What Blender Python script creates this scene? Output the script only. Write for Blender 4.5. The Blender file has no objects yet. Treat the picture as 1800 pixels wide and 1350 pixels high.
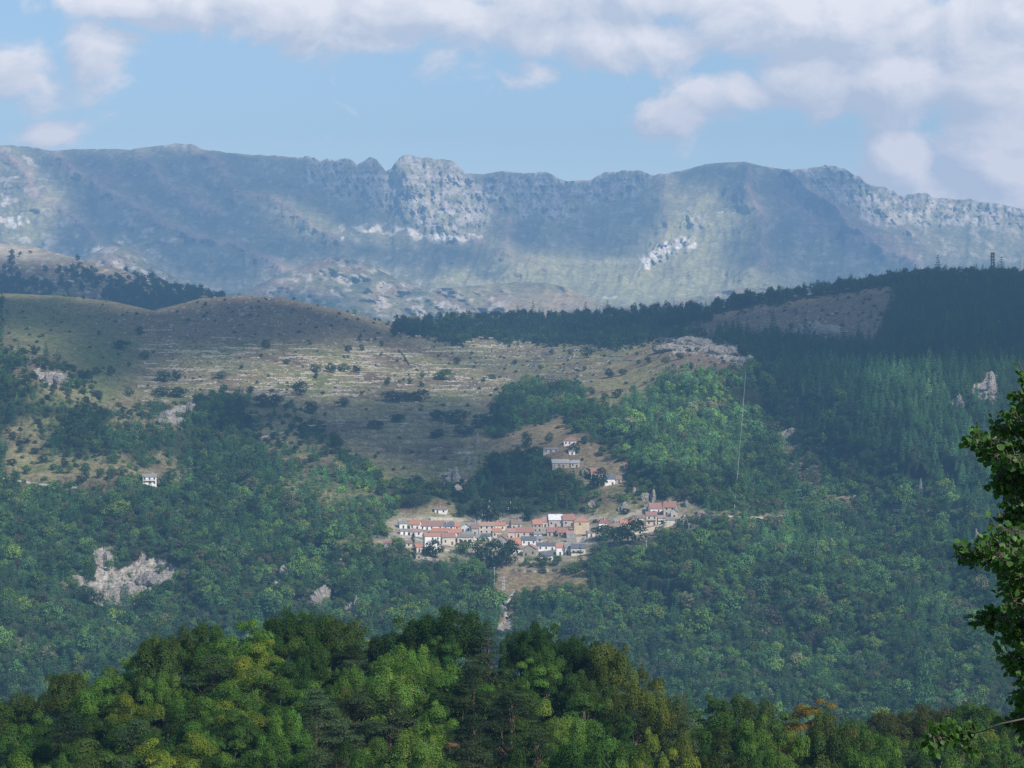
import bpy, math, random
import numpy as np
from mathutils import Vector
from mathutils.bvhtree import BVHTree

rng = np.random.default_rng(7)
random.seed(7)
scn = bpy.context.scene
COL = scn.collection
EYE = 300.0
HF = 24.0
F = 900.0 / math.tan(math.radians(HF / 2))      # focal length in photo pixels
SUN = np.array([0.54, -0.60, 0.62]); SUN /= np.linalg.norm(SUN)

# ------------------------------------------------------------------ helpers
def P(u, v, D):
    u, v, D = np.broadcast_arrays(np.asarray(u, float), np.asarray(v, float), np.asarray(D, float))
    return np.stack([(u - 900) / F * D, D, (675 - v) / F * D + EYE], -1)

def tag(o, label=None, cat=None, group=None, kind=None):
    if label: o['label'] = label
    if cat: o['category'] = cat
    if group: o['group'] = group
    if kind: o['kind'] = kind
    return o

def empty(name, loc, rz=0.0, scale=None):
    o = bpy.data.objects.new(name, None); COL.objects.link(o)
    o.location = loc; o.rotation_euler = (0, 0, rz)
    o.empty_display_size = 1.0
    if scale is not None: o.scale = scale
    return o

def link(name, me, parent=None, mat=None):
    o = bpy.data.objects.new(name, me); COL.objects.link(o)
    if parent is not None: o.parent = parent
    if mat is not None and len(me.materials) == 0: me.materials.append(mat)
    return o

def mesh_np(name, V, Fq, mat=None, smooth=False):
    """V (n,3), Fq (m,k) faces of equal size k"""
    V = np.asarray(V, np.float32); Fq = np.asarray(Fq, np.int32)
    me = bpy.data.meshes.new(name)
    k = Fq.shape[1]
    me.vertices.add(len(V)); me.vertices.foreach_set('co', V.ravel())
    me.loops.add(Fq.size); me.loops.foreach_set('vertex_index', Fq.ravel())
    me.polygons.add(len(Fq))
    me.polygons.foreach_set('loop_start', np.arange(0, Fq.size, k, dtype=np.int32))
    me.polygons.foreach_set('loop_total', np.full(len(Fq), k, np.int32))
    if smooth: me.polygons.foreach_set('use_smooth', np.ones(len(Fq), bool))
    me.update(calc_edges=True)
    if mat: me.materials.append(mat)
    return me

def set_col(me, name, C, domain='POINT'):
    C = np.asarray(C, np.float32)
    if C.shape[-1] == 3: C = np.concatenate([C, np.ones(C.shape[:-1] + (1,), np.float32)], -1)
    a = me.color_attributes.new(name, 'FLOAT_COLOR', domain)
    a.data.foreach_set('color', C.reshape(-1))

def grid_faces(nr, nc):
    i = np.arange(nr - 1)[:, None] * nc + np.arange(nc - 1)[None, :]
    return np.stack([i, i + 1, i + nc + 1, i + nc], -1).reshape(-1, 4)

class MB:
    """collects boxes, prisms and tubes into one mesh"""
    def __init__(s): s.v = []; s.f = []
    def add(s, V, Fs):
        n = len(s.v); s.v += [tuple(map(float, p)) for p in V]; s.f += [tuple(n + int(i) for i in f) for f in Fs]
    def box(s, x0, y0, z0, x1, y1, z1):
        s.add([(x0,y0,z0),(x1,y0,z0),(x1,y1,z0),(x0,y1,z0),(x0,y0,z1),(x1,y0,z1),(x1,y1,z1),(x0,y1,z1)],
              [(0,3,2,1),(4,5,6,7),(0,1,5,4),(1,2,6,5),(2,3,7,6),(3,0,4,7)])
    def tube(s, pts, rad, n=6):
        pts = [Vector(p) for p in pts]; rings = []
        for i, p in enumerate(pts):
            t = (pts[min(i + 1, len(pts) - 1)] - pts[max(i - 1, 0)]).normalized()
            a = t.cross(Vector((0.13, 0.97, 0.2))); a = a.normalized() if a.length > 1e-4 else Vector((1, 0, 0))
            b = t.cross(a)
            r = rad[i] if hasattr(rad, '__len__') else rad
            rings.append([p + (a * math.cos(2 * math.pi * k / n) + b * math.sin(2 * math.pi * k / n)) * r for k in range(n)])
        V = [q for r in rings for q in r]; Fs = []
        for i in range(len(pts) - 1):
            for k in range(n):
                a0 = i * n + k; a1 = i * n + (k + 1) % n
                Fs.append((a0, a1, a1 + n, a0 + n))
        Fs.append(tuple(range(n))[::-1]); Fs.append(tuple((len(pts) - 1) * n + k for k in range(n)))
        s.add(V, Fs)
    def mesh(s, name, mat=None, smooth=False):
        me = bpy.data.meshes.new(name); me.from_pydata(s.v, [], s.f)
        if smooth: me.polygons.foreach_set('use_smooth', np.ones(len(s.f), bool))
        me.update()
        if mat: me.materials.append(mat)
        return me

# ------------------------------------------------------------------ noise
_perm = rng.permutation(4096)
_ang = rng.uniform(0, 2 * np.pi, 4096)
def perlin(x, y, seed=0):
    xi = np.floor(x).astype(np.int64); yi = np.floor(y).astype(np.int64)
    xf = x - xi; yf = y - yi
    def g(ix, iy, dx, dy):
        h = _ang[_perm[(ix * 73 + _perm[(iy + seed * 131) & 4095]) & 4095]]
        return np.cos(h) * dx + np.sin(h) * dy
    sx = xf * xf * xf * (xf * (xf * 6 - 15) + 10); sy = yf * yf * yf * (yf * (yf * 6 - 15) + 10)
    a = g(xi, yi, xf, yf); b = g(xi + 1, yi, xf - 1, yf)
    c = g(xi, yi + 1, xf, yf - 1); d = g(xi + 1, yi + 1, xf - 1, yf - 1)
    return (a + sx * (b - a)) * (1 - sy) + (c + sx * (d - c)) * sy
def fbm(x, y, oct=5, seed=0, ridged=False, gain=0.5):
    x = np.asarray(x, float); y = np.asarray(y, float)
    s = 0; a = 1.0; n = 0
    for k in range(oct):
        p = perlin(x * 2 ** k + 17.3 * k, y * 2 ** k - 9.1 * k, seed + k) * 1.5
        s = s + a * ((1 - 2 * np.abs(p)) if ridged else p); n += a; a *= gain
    return s / n
def sstep(a, b, x):
    t = np.clip((x - a) / (b - a), 0, 1); return t * t * (3 - 2 * t)

# ------------------------------------------------------------------ masks drawn in photo angles
MS = 4; MU0, MV0 = -300, 0; MW, MH = 600, 370
_mu, _mv = np.meshgrid(MU0 + MS * (np.arange(MW) + .5), MV0 + MS * (np.arange(MH) + .5))
def pip(poly, x, y):
    inside = np.zeros(x.shape, bool); n = len(poly)
    for i in range(n):
        x0, y0 = poly[i]; x1, y1 = poly[(i + 1) % n]
        if y0 == y1: continue
        c = ((y0 > y) != (y1 > y)) & (x < (x1 - x0) * (y - y0) / (y1 - y0) + x0)
        inside ^= c
    return inside
def blur(a, r):
    if r < 1: return a
    k = np.exp(-0.5 * (np.arange(-int(3 * r), int(3 * r) + 1) / r) ** 2); k /= k.sum()
    for ax in (0, 1):
        pad = [(0, 0), (0, 0)]; pad[ax] = (len(k) // 2,) * 2
        ap = np.pad(a, pad, mode='edge')
        a = np.apply_along_axis(lambda m: np.convolve(m, k, mode='valid'), ax, ap)
    return a
class Mask:
    def __init__(s, polys, soft=8, warp=10, wscale=60, seed=3):
        a = np.zeros((MH, MW))
        for p in polys:
            val = 1.0
            if isinstance(p, tuple) and isinstance(p[0], float): val, p = p
            a = np.maximum(a, pip(p, _mu, _mv) * val)
        s.a = blur(a, soft / MS); s.warp = warp; s.ws = wscale; s.seed = seed
    def __call__(s, u, v):
        u = np.asarray(u, float); v = np.asarray(v, float)
        if s.warp:
            du = fbm(u / s.ws, v / s.ws, 4, s.seed) * s.warp * 2; dv = fbm(u / s.ws + 50, v / s.ws, 4, s.seed + 9) * s.warp * 2
            u = u + du; v = v + dv
        x = np.clip((u - MU0) / MS - .5, 0, MW - 1.001); y = np.clip((v - MV0) / MS - .5, 0, MH - 1.001)
        xi = x.astype(int); yi = y.astype(int); xf = x - xi; yf = y - yi; A = s.a
        return (A[yi, xi] * (1 - xf) + A[yi, xi + 1] * xf) * (1 - yf) + (A[yi + 1, xi] * (1 - xf) + A[yi + 1, xi + 1] * xf) * yf

# ------------------------------------------------------------------ materials
def new_mat(name):
    m = bpy.data.materials.new(name); m.use_nodes = True
    nt = m.node_tree; nt.nodes.clear()
    return m, nt, nt.nodes, nt.links
def N(ns, typ, **kw):
    n = ns.new(typ)
    for k, v in kw.items(): setattr(n, k, v)
    return n

def terrain_mat(name, scale1, scale2, bump=1.0, amp=0.45):
    m, nt, ns, ln = new_mat(name)
    out = N(ns, 'ShaderNodeOutputMaterial'); b = N(ns, 'ShaderNodeBsdfDiffuse'); b.inputs['Roughness'].default_value = 0.6
    at = N(ns, 'ShaderNodeAttribute', attribute_name='albedo')
    geo = N(ns, 'ShaderNodeNewGeometry')
    n1 = N(ns, 'ShaderNodeTexNoise'); n1.inputs['Scale'].default_value = scale1; n1.inputs['Detail'].default_value = 6; n1.inputs['Roughness'].default_value = 0.65
    n2 = N(ns, 'ShaderNodeTexNoise'); n2.inputs['Scale'].default_value = scale2; n2.inputs['Detail'].default_value = 4
    ln.new(geo.outputs['Position'], n1.inputs['Vector']); ln.new(geo.outputs['Position'], n2.inputs['Vector'])
    ad = N(ns, 'ShaderNodeMath', operation='ADD'); ln.new(n1.outputs['Fac'], ad.inputs[0]); ln.new(n2.outputs['Fac'], ad.inputs[1])
    mr = N(ns, 'ShaderNodeMapRange'); mr.inputs['From Min'].default_value = 0.7; mr.inputs['From Max'].default_value = 1.3
    mr.inputs['To Min'].default_value = 1 - amp; mr.inputs['To Max'].default_value = 1 + amp
    ln.new(ad.outputs[0], mr.inputs['Value'])
    vm = N(ns, 'ShaderNodeVectorMath', operation='SCALE'); ln.new(at.outputs['Color'], vm.inputs[0]); ln.new(mr.outputs[0], vm.inputs['Scale'])
    ln.new(vm.outputs[0], b.inputs['Color'])
    bp = N(ns, 'ShaderNodeBump'); bp.inputs['Strength'].default_value = bump; bp.inputs['Distance'].default_value = 0.6 / scale1 * 0.15
    ln.new(n1.outputs['Fac'], bp.inputs['Height']); ln.new(bp.outputs[0], b.inputs['Normal'])
    ln.new(b.outputs[0], out.inputs['Surface'])
    return m

def leaf_mat(name, instancer=False, fixed=None, transl=0.35, gloss=0.0, sat=1.0):
    m, nt, ns, ln = new_mat(name)
    out = N(ns, 'ShaderNodeOutputMaterial')
    d = N(ns, 'ShaderNodeBsdfDiffuse'); t = N(ns, 'ShaderNodeBsdfTranslucent'); mx = N(ns, 'ShaderNodeMixShader'); mx.inputs[0].default_value = transl
    sh = N(ns, 'ShaderNodeAttribute', attribute_name='shade')
    if instancer:
        c = N(ns, 'ShaderNodeAttribute', attribute_name='tint', attribute_type='INSTANCER').outputs['Color']
    elif fixed is not None:
        c = N(ns, 'ShaderNodeRGB'); c.outputs[0].default_value = (*fixed, 1); c = c.outputs[0]
    else:
        c = N(ns, 'ShaderNodeObjectInfo').outputs['Color']
    mul = N(ns, 'ShaderNodeVectorMath', operation='MULTIPLY'); ln.new(c, mul.inputs[0]); ln.new(sh.outputs['Color'], mul.inputs[1])
    ln.new(mul.outputs[0], d.inputs['Color'])
    m2 = N(ns, 'ShaderNodeVectorMath', operation='MULTIPLY'); m2.inputs[1].default_value = (1.25, 1.35, 0.5)
    ln.new(mul.outputs[0], m2.inputs[0]); ln.new(m2.outputs[0], t.inputs['Color'])
    ln.new(d.outputs[0], mx.inputs[1]); ln.new(t.outputs[0], mx.inputs[2])
    last = mx.outputs[0]
    if gloss:
        g = N(ns, 'ShaderNodeBsdfGlossy'); g.inputs['Roughness'].default_value = 0.45; g.inputs['Color'].default_value = (1, 1, 1, 1)
        m3 = N(ns, 'ShaderNodeMixShader'); m3.inputs[0].default_value = gloss
        ln.new(last, m3.inputs[1]); ln.new(g.outputs[0], m3.inputs[2]); last = m3.outputs[0]
    ln.new(last, out.inputs['Surface'])
    return m

def simple_mat(name, col, rough=0.9, noise=3.0, amp=0.25, col2=None, stretch=None, metallic=0.0, bump=0.0):
    m, nt, ns, ln = new_mat(name)
    out = N(ns, 'ShaderNodeOutputMaterial'); b = N(ns, 'ShaderNodeBsdfPrincipled')
    b.inputs['Roughness'].default_value = rough; b.inputs['Metallic'].default_value = metallic
    tc = N(ns, 'ShaderNodeNewGeometry'); n = N(ns, 'ShaderNodeTexNoise'); n.inputs['Scale'].default_value = noise; n.inputs['Detail'].default_value = 5; n.inputs['Roughness'].default_value = .65
    if stretch:
        mp = N(ns, 'ShaderNodeMapping'); mp.inputs['Scale'].default_value = stretch
        ln.new(tc.outputs['Position'], mp.inputs['Vector']); ln.new(mp.outputs[0], n.inputs['Vector'])
    else: ln.new(tc.outputs['Position'], n.inputs['Vector'])
    cr = N(ns, 'ShaderNodeValToRGB'); c2 = col2 or tuple(c * (1 - amp * 1.6) for c in col)
    cr.color_ramp.elements[0].position = 0.32; cr.color_ramp.elements[0].color = (*c2, 1)
    cr.color_ramp.elements[1].position = 0.66; cr.color_ramp.elements[1].color = (*[min(1, c * (1 + amp * .5)) for c in col], 1)
    ln.new(n.outputs['Fac'], cr.inputs[0]); ln.new(cr.outputs[0], b.inputs['Base Color'])
    if bump:
        bp = N(ns, 'ShaderNodeBump'); bp.inputs['Distance'].default_value = bump; ln.new(n.outputs['Fac'], bp.inputs['Height']); ln.new(bp.outputs[0], b.inputs['Normal'])
    ln.new(b.outputs[0], out.inputs['Surface'])
    return m

BARK = simple_mat('bark', (.13, .11, .09), noise=6, stretch=(1, 1, .3))
PBARK = simple_mat('pine_bark', (.20, .13, .09), noise=5, stretch=(1, 1, .3))
PALEWOOD = simple_mat('bleached_wood', (.55, .52, .46), noise=4)
ROCK = simple_mat('limestone', (.34, .315, .28), noise=.7, amp=.35, col2=(.11, .10, .085), bump=1.2)
LEAF = leaf_mat('leaves')
NEEDLE = leaf_mat('needles', transl=0.15)
INST_LEAF = leaf_mat('forest_leaves', instancer=True, transl=.25)

# ------------------------------------------------------------------ terrain: valley side
TU = np.array([0, 450, 900, 1350, 1800.])
TV = np.array([470, 560, 650, 750, 850, 930, 1000, 1100, 1250, 1330.])
TD = np.array([[2600, 2250, 1950, 1790, 1620, 1510, 1430, 1330, 1180, 1100],
               [2700, 2380, 2100, 1850, 1670, 1550, 1460, 1340, 1180, 1100],
               [3000, 2720, 2250, 1880, 1700, 1590, 1490, 1370, 1200, 1110],
               [2500, 2250, 1950, 1780, 1640, 1540, 1450, 1340, 1200, 1120],
               [2300, 2020, 1820, 1680, 1560, 1480, 1400, 1300, 1180, 1120.]])
SKY_M = np.array([(-400,525),(0,515),(110,520),(200,530),(270,546),(350,525),(420,519),(500,524),(600,545),(700,572),(760,566),(830,562),(900,560),(1000,558),(1100,556),(1200,550),(1250,546),(1300,533),(1400,521),(1480,510),(1540,496),(1600,487),(1700,484),(1800,486),(2200,490.)])
def skyM(u): return np.interp(u, SKY_M[:, 0], SKY_M[:, 1])
def spline_v(tab, v):
    i = np.clip(np.searchsorted(TV, v) - 1, 0, len(TV) - 2)
    t = np.clip((v - TV[i]) / (TV[i + 1] - TV[i]), -3, 3)
    sl = np.gradient(tab, TV)
    h = TV[i + 1] - TV[i]
    tt = np.clip(t, 0, 1)
    y = (2*tt**3 - 3*tt**2 + 1) * tab[i] + (tt**3 - 2*tt**2 + tt) * h * sl[i] + (-2*tt**3 + 3*tt**2) * tab[i+1] + (tt**3 - tt**2) * h * sl[i+1]
    return y + np.where(t > 1, (t - 1) * h * sl[i+1], 0) + np.where(t < 0, t * h * sl[i], 0)
_tabs = [spline_v(TD[k], np.arange(300, 1600, 2.0)) for k in range(5)]
_tabs = np.stack(_tabs)                                   # 5 x nv
def Dbase(u, v):
    vi = np.clip((np.asarray(v, float) - 300) / 2, 0, _tabs.shape[1] - 1.01); i0 = vi.astype(int); f = vi - i0
    w = np.clip((np.asarray(u, float) - TU[0]) / 450., -0.6, 4.6); k = np.clip(np.floor(w).astype(int), 0, 3); t = np.clip(w - k, -.6, 1.6)
    t = np.where((t > 0) & (t < 1), t * t * (3 - 2 * t), t)
    g = lambda kk: _tabs[kk, i0] * (1 - f) + _tabs[kk, i0 + 1] * f
    return g(k) * (1 - t) + g(k + 1) * t
def gauss(u, v, cu, cv, su, sv, ang=0):
    c, s = math.cos(ang), math.sin(ang); du = u - cu; dv = v - cv
    a = (du * c + dv * s) / su; b = (-du * s + dv * c) / sv
    return np.exp(-.5 * (a * a + b * b))
VILLAGE = Mask([[(680,895),(790,880),(1240,890),(1230,930),(1110,950),(1040,965),(1010,985),(860,992),(740,985),(650,962)]], 12, 0)
TERR = Mask([[(0,520),(270,545),(420,520),(700,575),(800,585),(1000,598),(1090,620),(1060,660),(1000,690),(900,690),(850,745),(880,790),(760,850),(680,840),(600,795),(560,740),(440,695),(330,705),(200,715),(190,690),(120,640),(0,605)]], 6, 8)
def mk(*p, soft=6, warp=9, ws=45, seed=3): return Mask(list(p), soft, warp, ws, seed)
ROCKM = mk([(160,962),(200,958),(203,1010),(252,972),(322,1000),(312,1030),(268,1050),(228,1072),(188,1072),(125,1028),(172,1020)],
           [(490,1005),(520,1005),(500,1035),(480,1030)], [(545,1048),(582,1048),(575,1075),(540,1065)], [(605,1062),(625,1060),(640,1105),(610,1095)], [(845,1062),(880,1050),(902,1075),(860,1085)], [(870,1095),(905,1085),(905,1115),(885,1115)],
           [(788,832),(800,820),(812,832),(806,850),(790,850)],[(822,806),(830,798),(834,815),(826,826)],[(812,850),(826,838),(822,860),(806,864)],
           [(1140,612),(1180,600),(1215,592),(1250,602),(1290,610),(1325,640),(1300,638),(1240,620),(1190,618)],
           [(270,745),(310,715),(335,700),(350,720),(300,745)], [(40,660),(90,650),(122,670),(110,680)], [(1355,768),(1390,755),(1400,775),(1370,790)],
           [(1730,690),(1755,650),(1750,715)], [(1675,700),(1700,705),(1690,725)], [(1700,690),(1745,655),(1760,680),(1730,705)], [(1715,755),(1760,830),(1735,820)], [(1610,850),(1625,850),(1622,875),(1612,875)], [(130,1000),(160,1030),(140,1035)],
           soft=3, warp=7, ws=25)
def D_M(u, v):
    u = np.asarray(u, float); v = np.asarray(v, float)
    D = Dbase(u, v)
    vil = VILLAGE(u, v); ter = TERR(u, v)
    D = D + fbm(u / 260, v / 200, 3, 5) * 70 * (1 - .8 * vil) * sstep(450, 640, v) * (1 - .4 * ter)
    D = D + fbm(u / 60, v / 50, 4, 8) * 14 * (1 - vil) * (1 - .5 * ter)
    D = D + (fbm(u / 20, v / 12, 4, 9, True) * 9 + fbm(u / 7, v / 7, 3, 10, True) * 5) * ROCKM(u, v)
    # spurs: rocky knob, ridge running down to the village, right shoulder
    D = D - 90 * gauss(u, v, 1230, 650, 110, 45, .12) - 60 * gauss(u, v, 1120, 760, 200, 40, .7) - 50 * gauss(u, v, 980, 760, 90, 50)
    D = D - 60 * gauss(u, v, 330, 740, 120, 35, -.2) - 70 * gauss(u, v, 60, 690, 140, 60)
    D = D - 110 * gauss(u, v, 480, 560, 220, 40)
    D = D + 60 * gauss(u, v, 1350, 720, 60, 160, -.5) + 60 * gauss(u, v, 1500, 900, 80, 200, -.8)
    return np.maximum(D, 900)
GU = np.arange(-300, 2101, 2.5)
NVR = 360
tt = np.linspace(0, 1, NVR)
VB = 1400.0
Ug = np.broadcast_to(GU[None, :], (NVR, len(GU))).copy()
top = skyM(GU)
Vg = VB + (top[None, :] - VB) * tt[:, None]
Dg = D_M(Ug, Vg)
Dg = np.maximum.accumulate(Dg, axis=0)                    # farther as one looks higher
Dg += np.arange(NVR)[:, None] * 0.02
def terrace(z, amt, per, jit):
    q = z / per + jit; f = q - np.floor(q)
    zt = (np.floor(q) + sstep(.62, 1.0, f) - jit) * per
    return z + (zt - z) * amt, f
Pg = P(Ug, Vg, Dg)
jit = fbm(Pg[..., 0] / 260, Pg[..., 1] / 260, 4, 12) * 1.6
terM = TERR(Ug, Vg) * (1 - sstep(0, 14, (skyM(Ug) + 14) - Vg))
hum = gauss(Ug, Vg, 470, 560, 230, 45)
tam = terM * sstep(585, 625, Vg) * sstep(190, 330, Ug) * (.55 + .45 * sstep(-.2, .2, fbm(Ug / 90, Vg / 30, 3, 13)))
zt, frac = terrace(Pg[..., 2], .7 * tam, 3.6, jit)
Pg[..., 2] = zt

# regions of cover ------------------------------------------------------------
OPEN = mk([(0,500),(270,530),(420,500),(560,515),(700,572),(720,590),(800,600),(900,596),(1000,598),(1090,612),(1130,605),(1230,590),(1330,640),(1280,655),(1180,650),(1120,690),(1080,700),(1030,690),(1000,680),(940,672),(880,690),(850,745),(880,790),(820,850),(760,858),(680,845),(610,800),(600,775),(560,730),(440,695),(330,700),(200,715),(185,690),(130,640),(40,615),(0,612)],
          [(850,800),(880,765),(940,742),(990,728),(1012,770),(1060,790),(1105,815),(1095,850),(1010,855),(1000,800),(930,800)],
          [(870,990),(950,998),(1035,1000),(1030,1030),(980,1042),(905,1050),(892,1110),(880,1110),(873,1040)],
          [(690,907),(702,895),(760,885),(798,890),(803,905),(840,914),(940,912),(1000,902),(1035,906),(1060,902),(1100,895),(1130,882),(1190,876),(1240,895),(1235,915),(1190,928),(1110,945),(1040,945),(1030,985),(930,990),(860,985),(700,980),(640,962),(690,950),(680,925)],
                    [(560,950),(690,948),(690,968),(600,965)],
          [(1180,572),(1290,545),(1400,525),(1540,500),(1568,505),(1560,560),(1530,602),(1480,600),(1380,590),(1270,590)],
          [(1150,905),(1240,900),(1400,905),(1400,912),(1240,912)])
SPARSE = mk([(0,790),(110,790),(250,800),(330,805),(345,850),(200,862),(100,866),(0,860)],            [(480,840),(700,860),(700,880),(600,900),(490,880)], [(1010,860),(1120,850),(1170,885),(1030,905)],
            [(0,420),(0,600),(120,640),(190,690),(200,730),(60,700),(0,640)], [(1050,690),(1180,650),(1150,700),(1060,740),(1000,700)], [(420,700),(560,730),(620,830),(520,840),(430,760)],[(200,715),(330,700),(330,760),(180,770)],[(0,740),(125,722),(100,765),(0,812)], soft=14, warp=16)
CONIF = mk([(640,600),(700,570),(900,585),(1100,596),(1240,592),(1330,625),(1400,690),(1480,720),(1580,830),(1700,900),(2100,950),(2100,300),(640,300)],
           [(-300,400),(-300,560),(0,520),(400,530),(400,400)], soft=14, warp=16, ws=70)
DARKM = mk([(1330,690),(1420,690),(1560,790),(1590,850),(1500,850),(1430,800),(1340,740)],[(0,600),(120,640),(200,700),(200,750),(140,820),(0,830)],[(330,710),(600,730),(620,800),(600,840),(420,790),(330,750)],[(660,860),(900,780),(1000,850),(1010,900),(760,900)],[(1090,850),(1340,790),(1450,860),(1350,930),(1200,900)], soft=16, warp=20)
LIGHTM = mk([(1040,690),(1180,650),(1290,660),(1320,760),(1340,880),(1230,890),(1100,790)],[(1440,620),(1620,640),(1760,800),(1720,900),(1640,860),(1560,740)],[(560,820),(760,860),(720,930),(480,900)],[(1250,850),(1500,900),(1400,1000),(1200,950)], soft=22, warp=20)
SCREE = mk([(1352,755),(1400,750),(1425,800),(1470,850),(1440,872),(1385,840),(1360,800)], [(1385,868),(1460,862),(1560,885),(1720,887),(1720,903),(1600,901),(1450,903)],[(1180,890),(1220,888),(1230,896),(1185,900)],[(1240,903),(1400,905),(1400,912),(1240,912)],[(1150,800),(1200,805),(1190,812),(1150,810)],soft=5,warp=9,ws=25)
DEN = lambda u, v: np.clip(1 - .97 * OPEN(u, v) - .62 * SPARSE(u, v) - .42 * SCREE(u, v), 0, 1) * (1 - .8 * ROCKM(u, v))

def mixc(a, b, t): return a * (1 - t[..., None]) + np.asarray(b) * t[..., None]
n1 = fbm(Pg[..., 0] / 70, Pg[..., 1] / 70, 5, 21); n2 = fbm(Pg[..., 0] / 14, Pg[..., 1] / 14, 4, 22); n3 = fbm(Ug / 40, Vg / 6, 4, 23)
A = np.zeros(Pg.shape) + np.array([.21, .19, .10])
A = mixc(A, (.125, .098, .064), sstep(-.15, .35, n1))
A = mixc(A, (.100, .120, .045), sstep(.0, .4, -n1) * .8)
A = mixc(A, (.200, .175, .105), sstep(.05, .4, n3) * .6 * terM); A = mixc(A, (.10, .13, .045), .8 * Mask([[(0,520),(200,540),(240,600),(190,720),(100,620),(0,600)]], 16, 16)(Ug, Vg))
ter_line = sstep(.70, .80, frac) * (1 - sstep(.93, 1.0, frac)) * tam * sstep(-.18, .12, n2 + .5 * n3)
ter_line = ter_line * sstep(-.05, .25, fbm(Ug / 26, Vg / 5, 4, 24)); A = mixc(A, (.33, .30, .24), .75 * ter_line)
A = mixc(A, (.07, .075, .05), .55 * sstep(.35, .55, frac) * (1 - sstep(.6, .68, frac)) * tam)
right_bare = Mask([[(1150,480),(1700,480),(1570,640),(1150,640)]], 10, 10)(Ug, Vg)
A = mixc(A, (.15, .112, .092), .75 * right_bare)
hd = np.clip(hum * 1.2 + 0 * hum, 0, 1) * (1 - sstep(590, 620, Vg))
A = mixc(A, (.135, .105, .082), .8 * hd); A = A * (1 + .5 * (terM * fbm(Ug / 12, Vg / 7, 5, 35, False, .65))[..., None])
rk = ROCKM(Ug, Vg)
spots = sstep(.30, .42, fbm(Ug / 8, Vg / 5, 5, 31, False, .7)) * sstep(-.25, .15, fbm(Ug / 50, Vg / 20, 3, 32)) * (hd * 1.2 + terM * .5 + .8 * OPEN(Ug, Vg) * gauss(Ug, Vg, 1220, 620, 110, 30) + 2.2 * gauss(Ug, Vg, 1420, 570, 60, 20, .3))
A = mixc(A, (.36, .34, .31), np.clip(spots, 0, 1) * .8)
dn = DEN(Ug, Vg)
scr = SCREE(Ug, Vg)
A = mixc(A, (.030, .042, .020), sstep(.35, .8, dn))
rn = fbm(Ug / 7, Vg / 8, 4, 33, False, .7)
rcol = np.array([.30, .275, .24]) * (1 + 1.1 * rn[..., None]); A = A * (1 - (k_ := (sstep(.35, .6, rk) * sstep(-.35, .0, rn + .3))[..., None])) + np.clip(rcol, .06, .5) * k_
A = mixc(A, (.22, .18, .13), scr * sstep(-.25, .25, n2 + .3 * n1) * .8)
field = Mask([[(870,990),(1035,1000),(1030,1035),(900,1050),(885,1110)],[(850,800),(890,760),(985,725),(1105,815),(1095,850),(1010,850),(960,795)]], 4, 6)(Ug, Vg)
A = mixc(A, (.200, .155, .095), field * .75)
A = mixc(A, (.34, .31, .26), VILLAGE(Ug, Vg) * (.3 + .5 * sstep(-.1, .2, n2)) * sstep(895, 915, Vg + 20 * (Ug > 1100)))
# back side rows
back = []
backA = []
for k, (dd, dz) in enumerate([(60, -8), (200, -60), (500, -200)]):
    q = Pg[-1].copy(); q[:, 1] += dd; q[:, 0] *= (q[:, 1]) / (q[:, 1] - dd); q[:, 2] += dz; back.append(q); backA.append(A[-1])
front = Pg[0].copy(); front[:, 1] -= 260; front[:, 2] -= 110
Pall = np.concatenate([front[None], Pg, np.stack(back)], 0); Aall = np.concatenate([A[:1], A, np.stack(backA)], 0)
TM = terrain_mat('hillside_ground', 0.16, 0.55, bump=1.0, amp=.6)
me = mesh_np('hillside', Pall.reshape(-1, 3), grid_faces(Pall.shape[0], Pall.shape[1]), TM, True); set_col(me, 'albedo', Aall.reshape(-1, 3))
hill = tag(link('hillside', me), kind='structure')

def at_uv(u, v):
    """point of the valley side seen in direction (u,v)"""
    c = np.clip((np.asarray(u, float) - GU[0]) / 2.5, 0, len(GU) - 1.001); tp = skyM(u); r = np.clip((np.asarray(v, float) - VB) / (tp - VB), 0, 1) * (NVR - 1.001)
    ci = c.astype(int); ri = r.astype(int); cf = (c - ci)[..., None]; rf = (r - ri)[..., None]
    return (Pg[ri, ci] * (1 - cf) + Pg[ri, ci + 1] * cf) * (1 - rf) + (Pg[ri + 1, ci] * (1 - cf) + Pg[ri + 1, ci + 1] * cf) * rf
def uv_of(p): return 900 + F * p[..., 0] / p[..., 1], 675 - F * (p[..., 2] - EYE) / p[..., 1]

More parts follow.
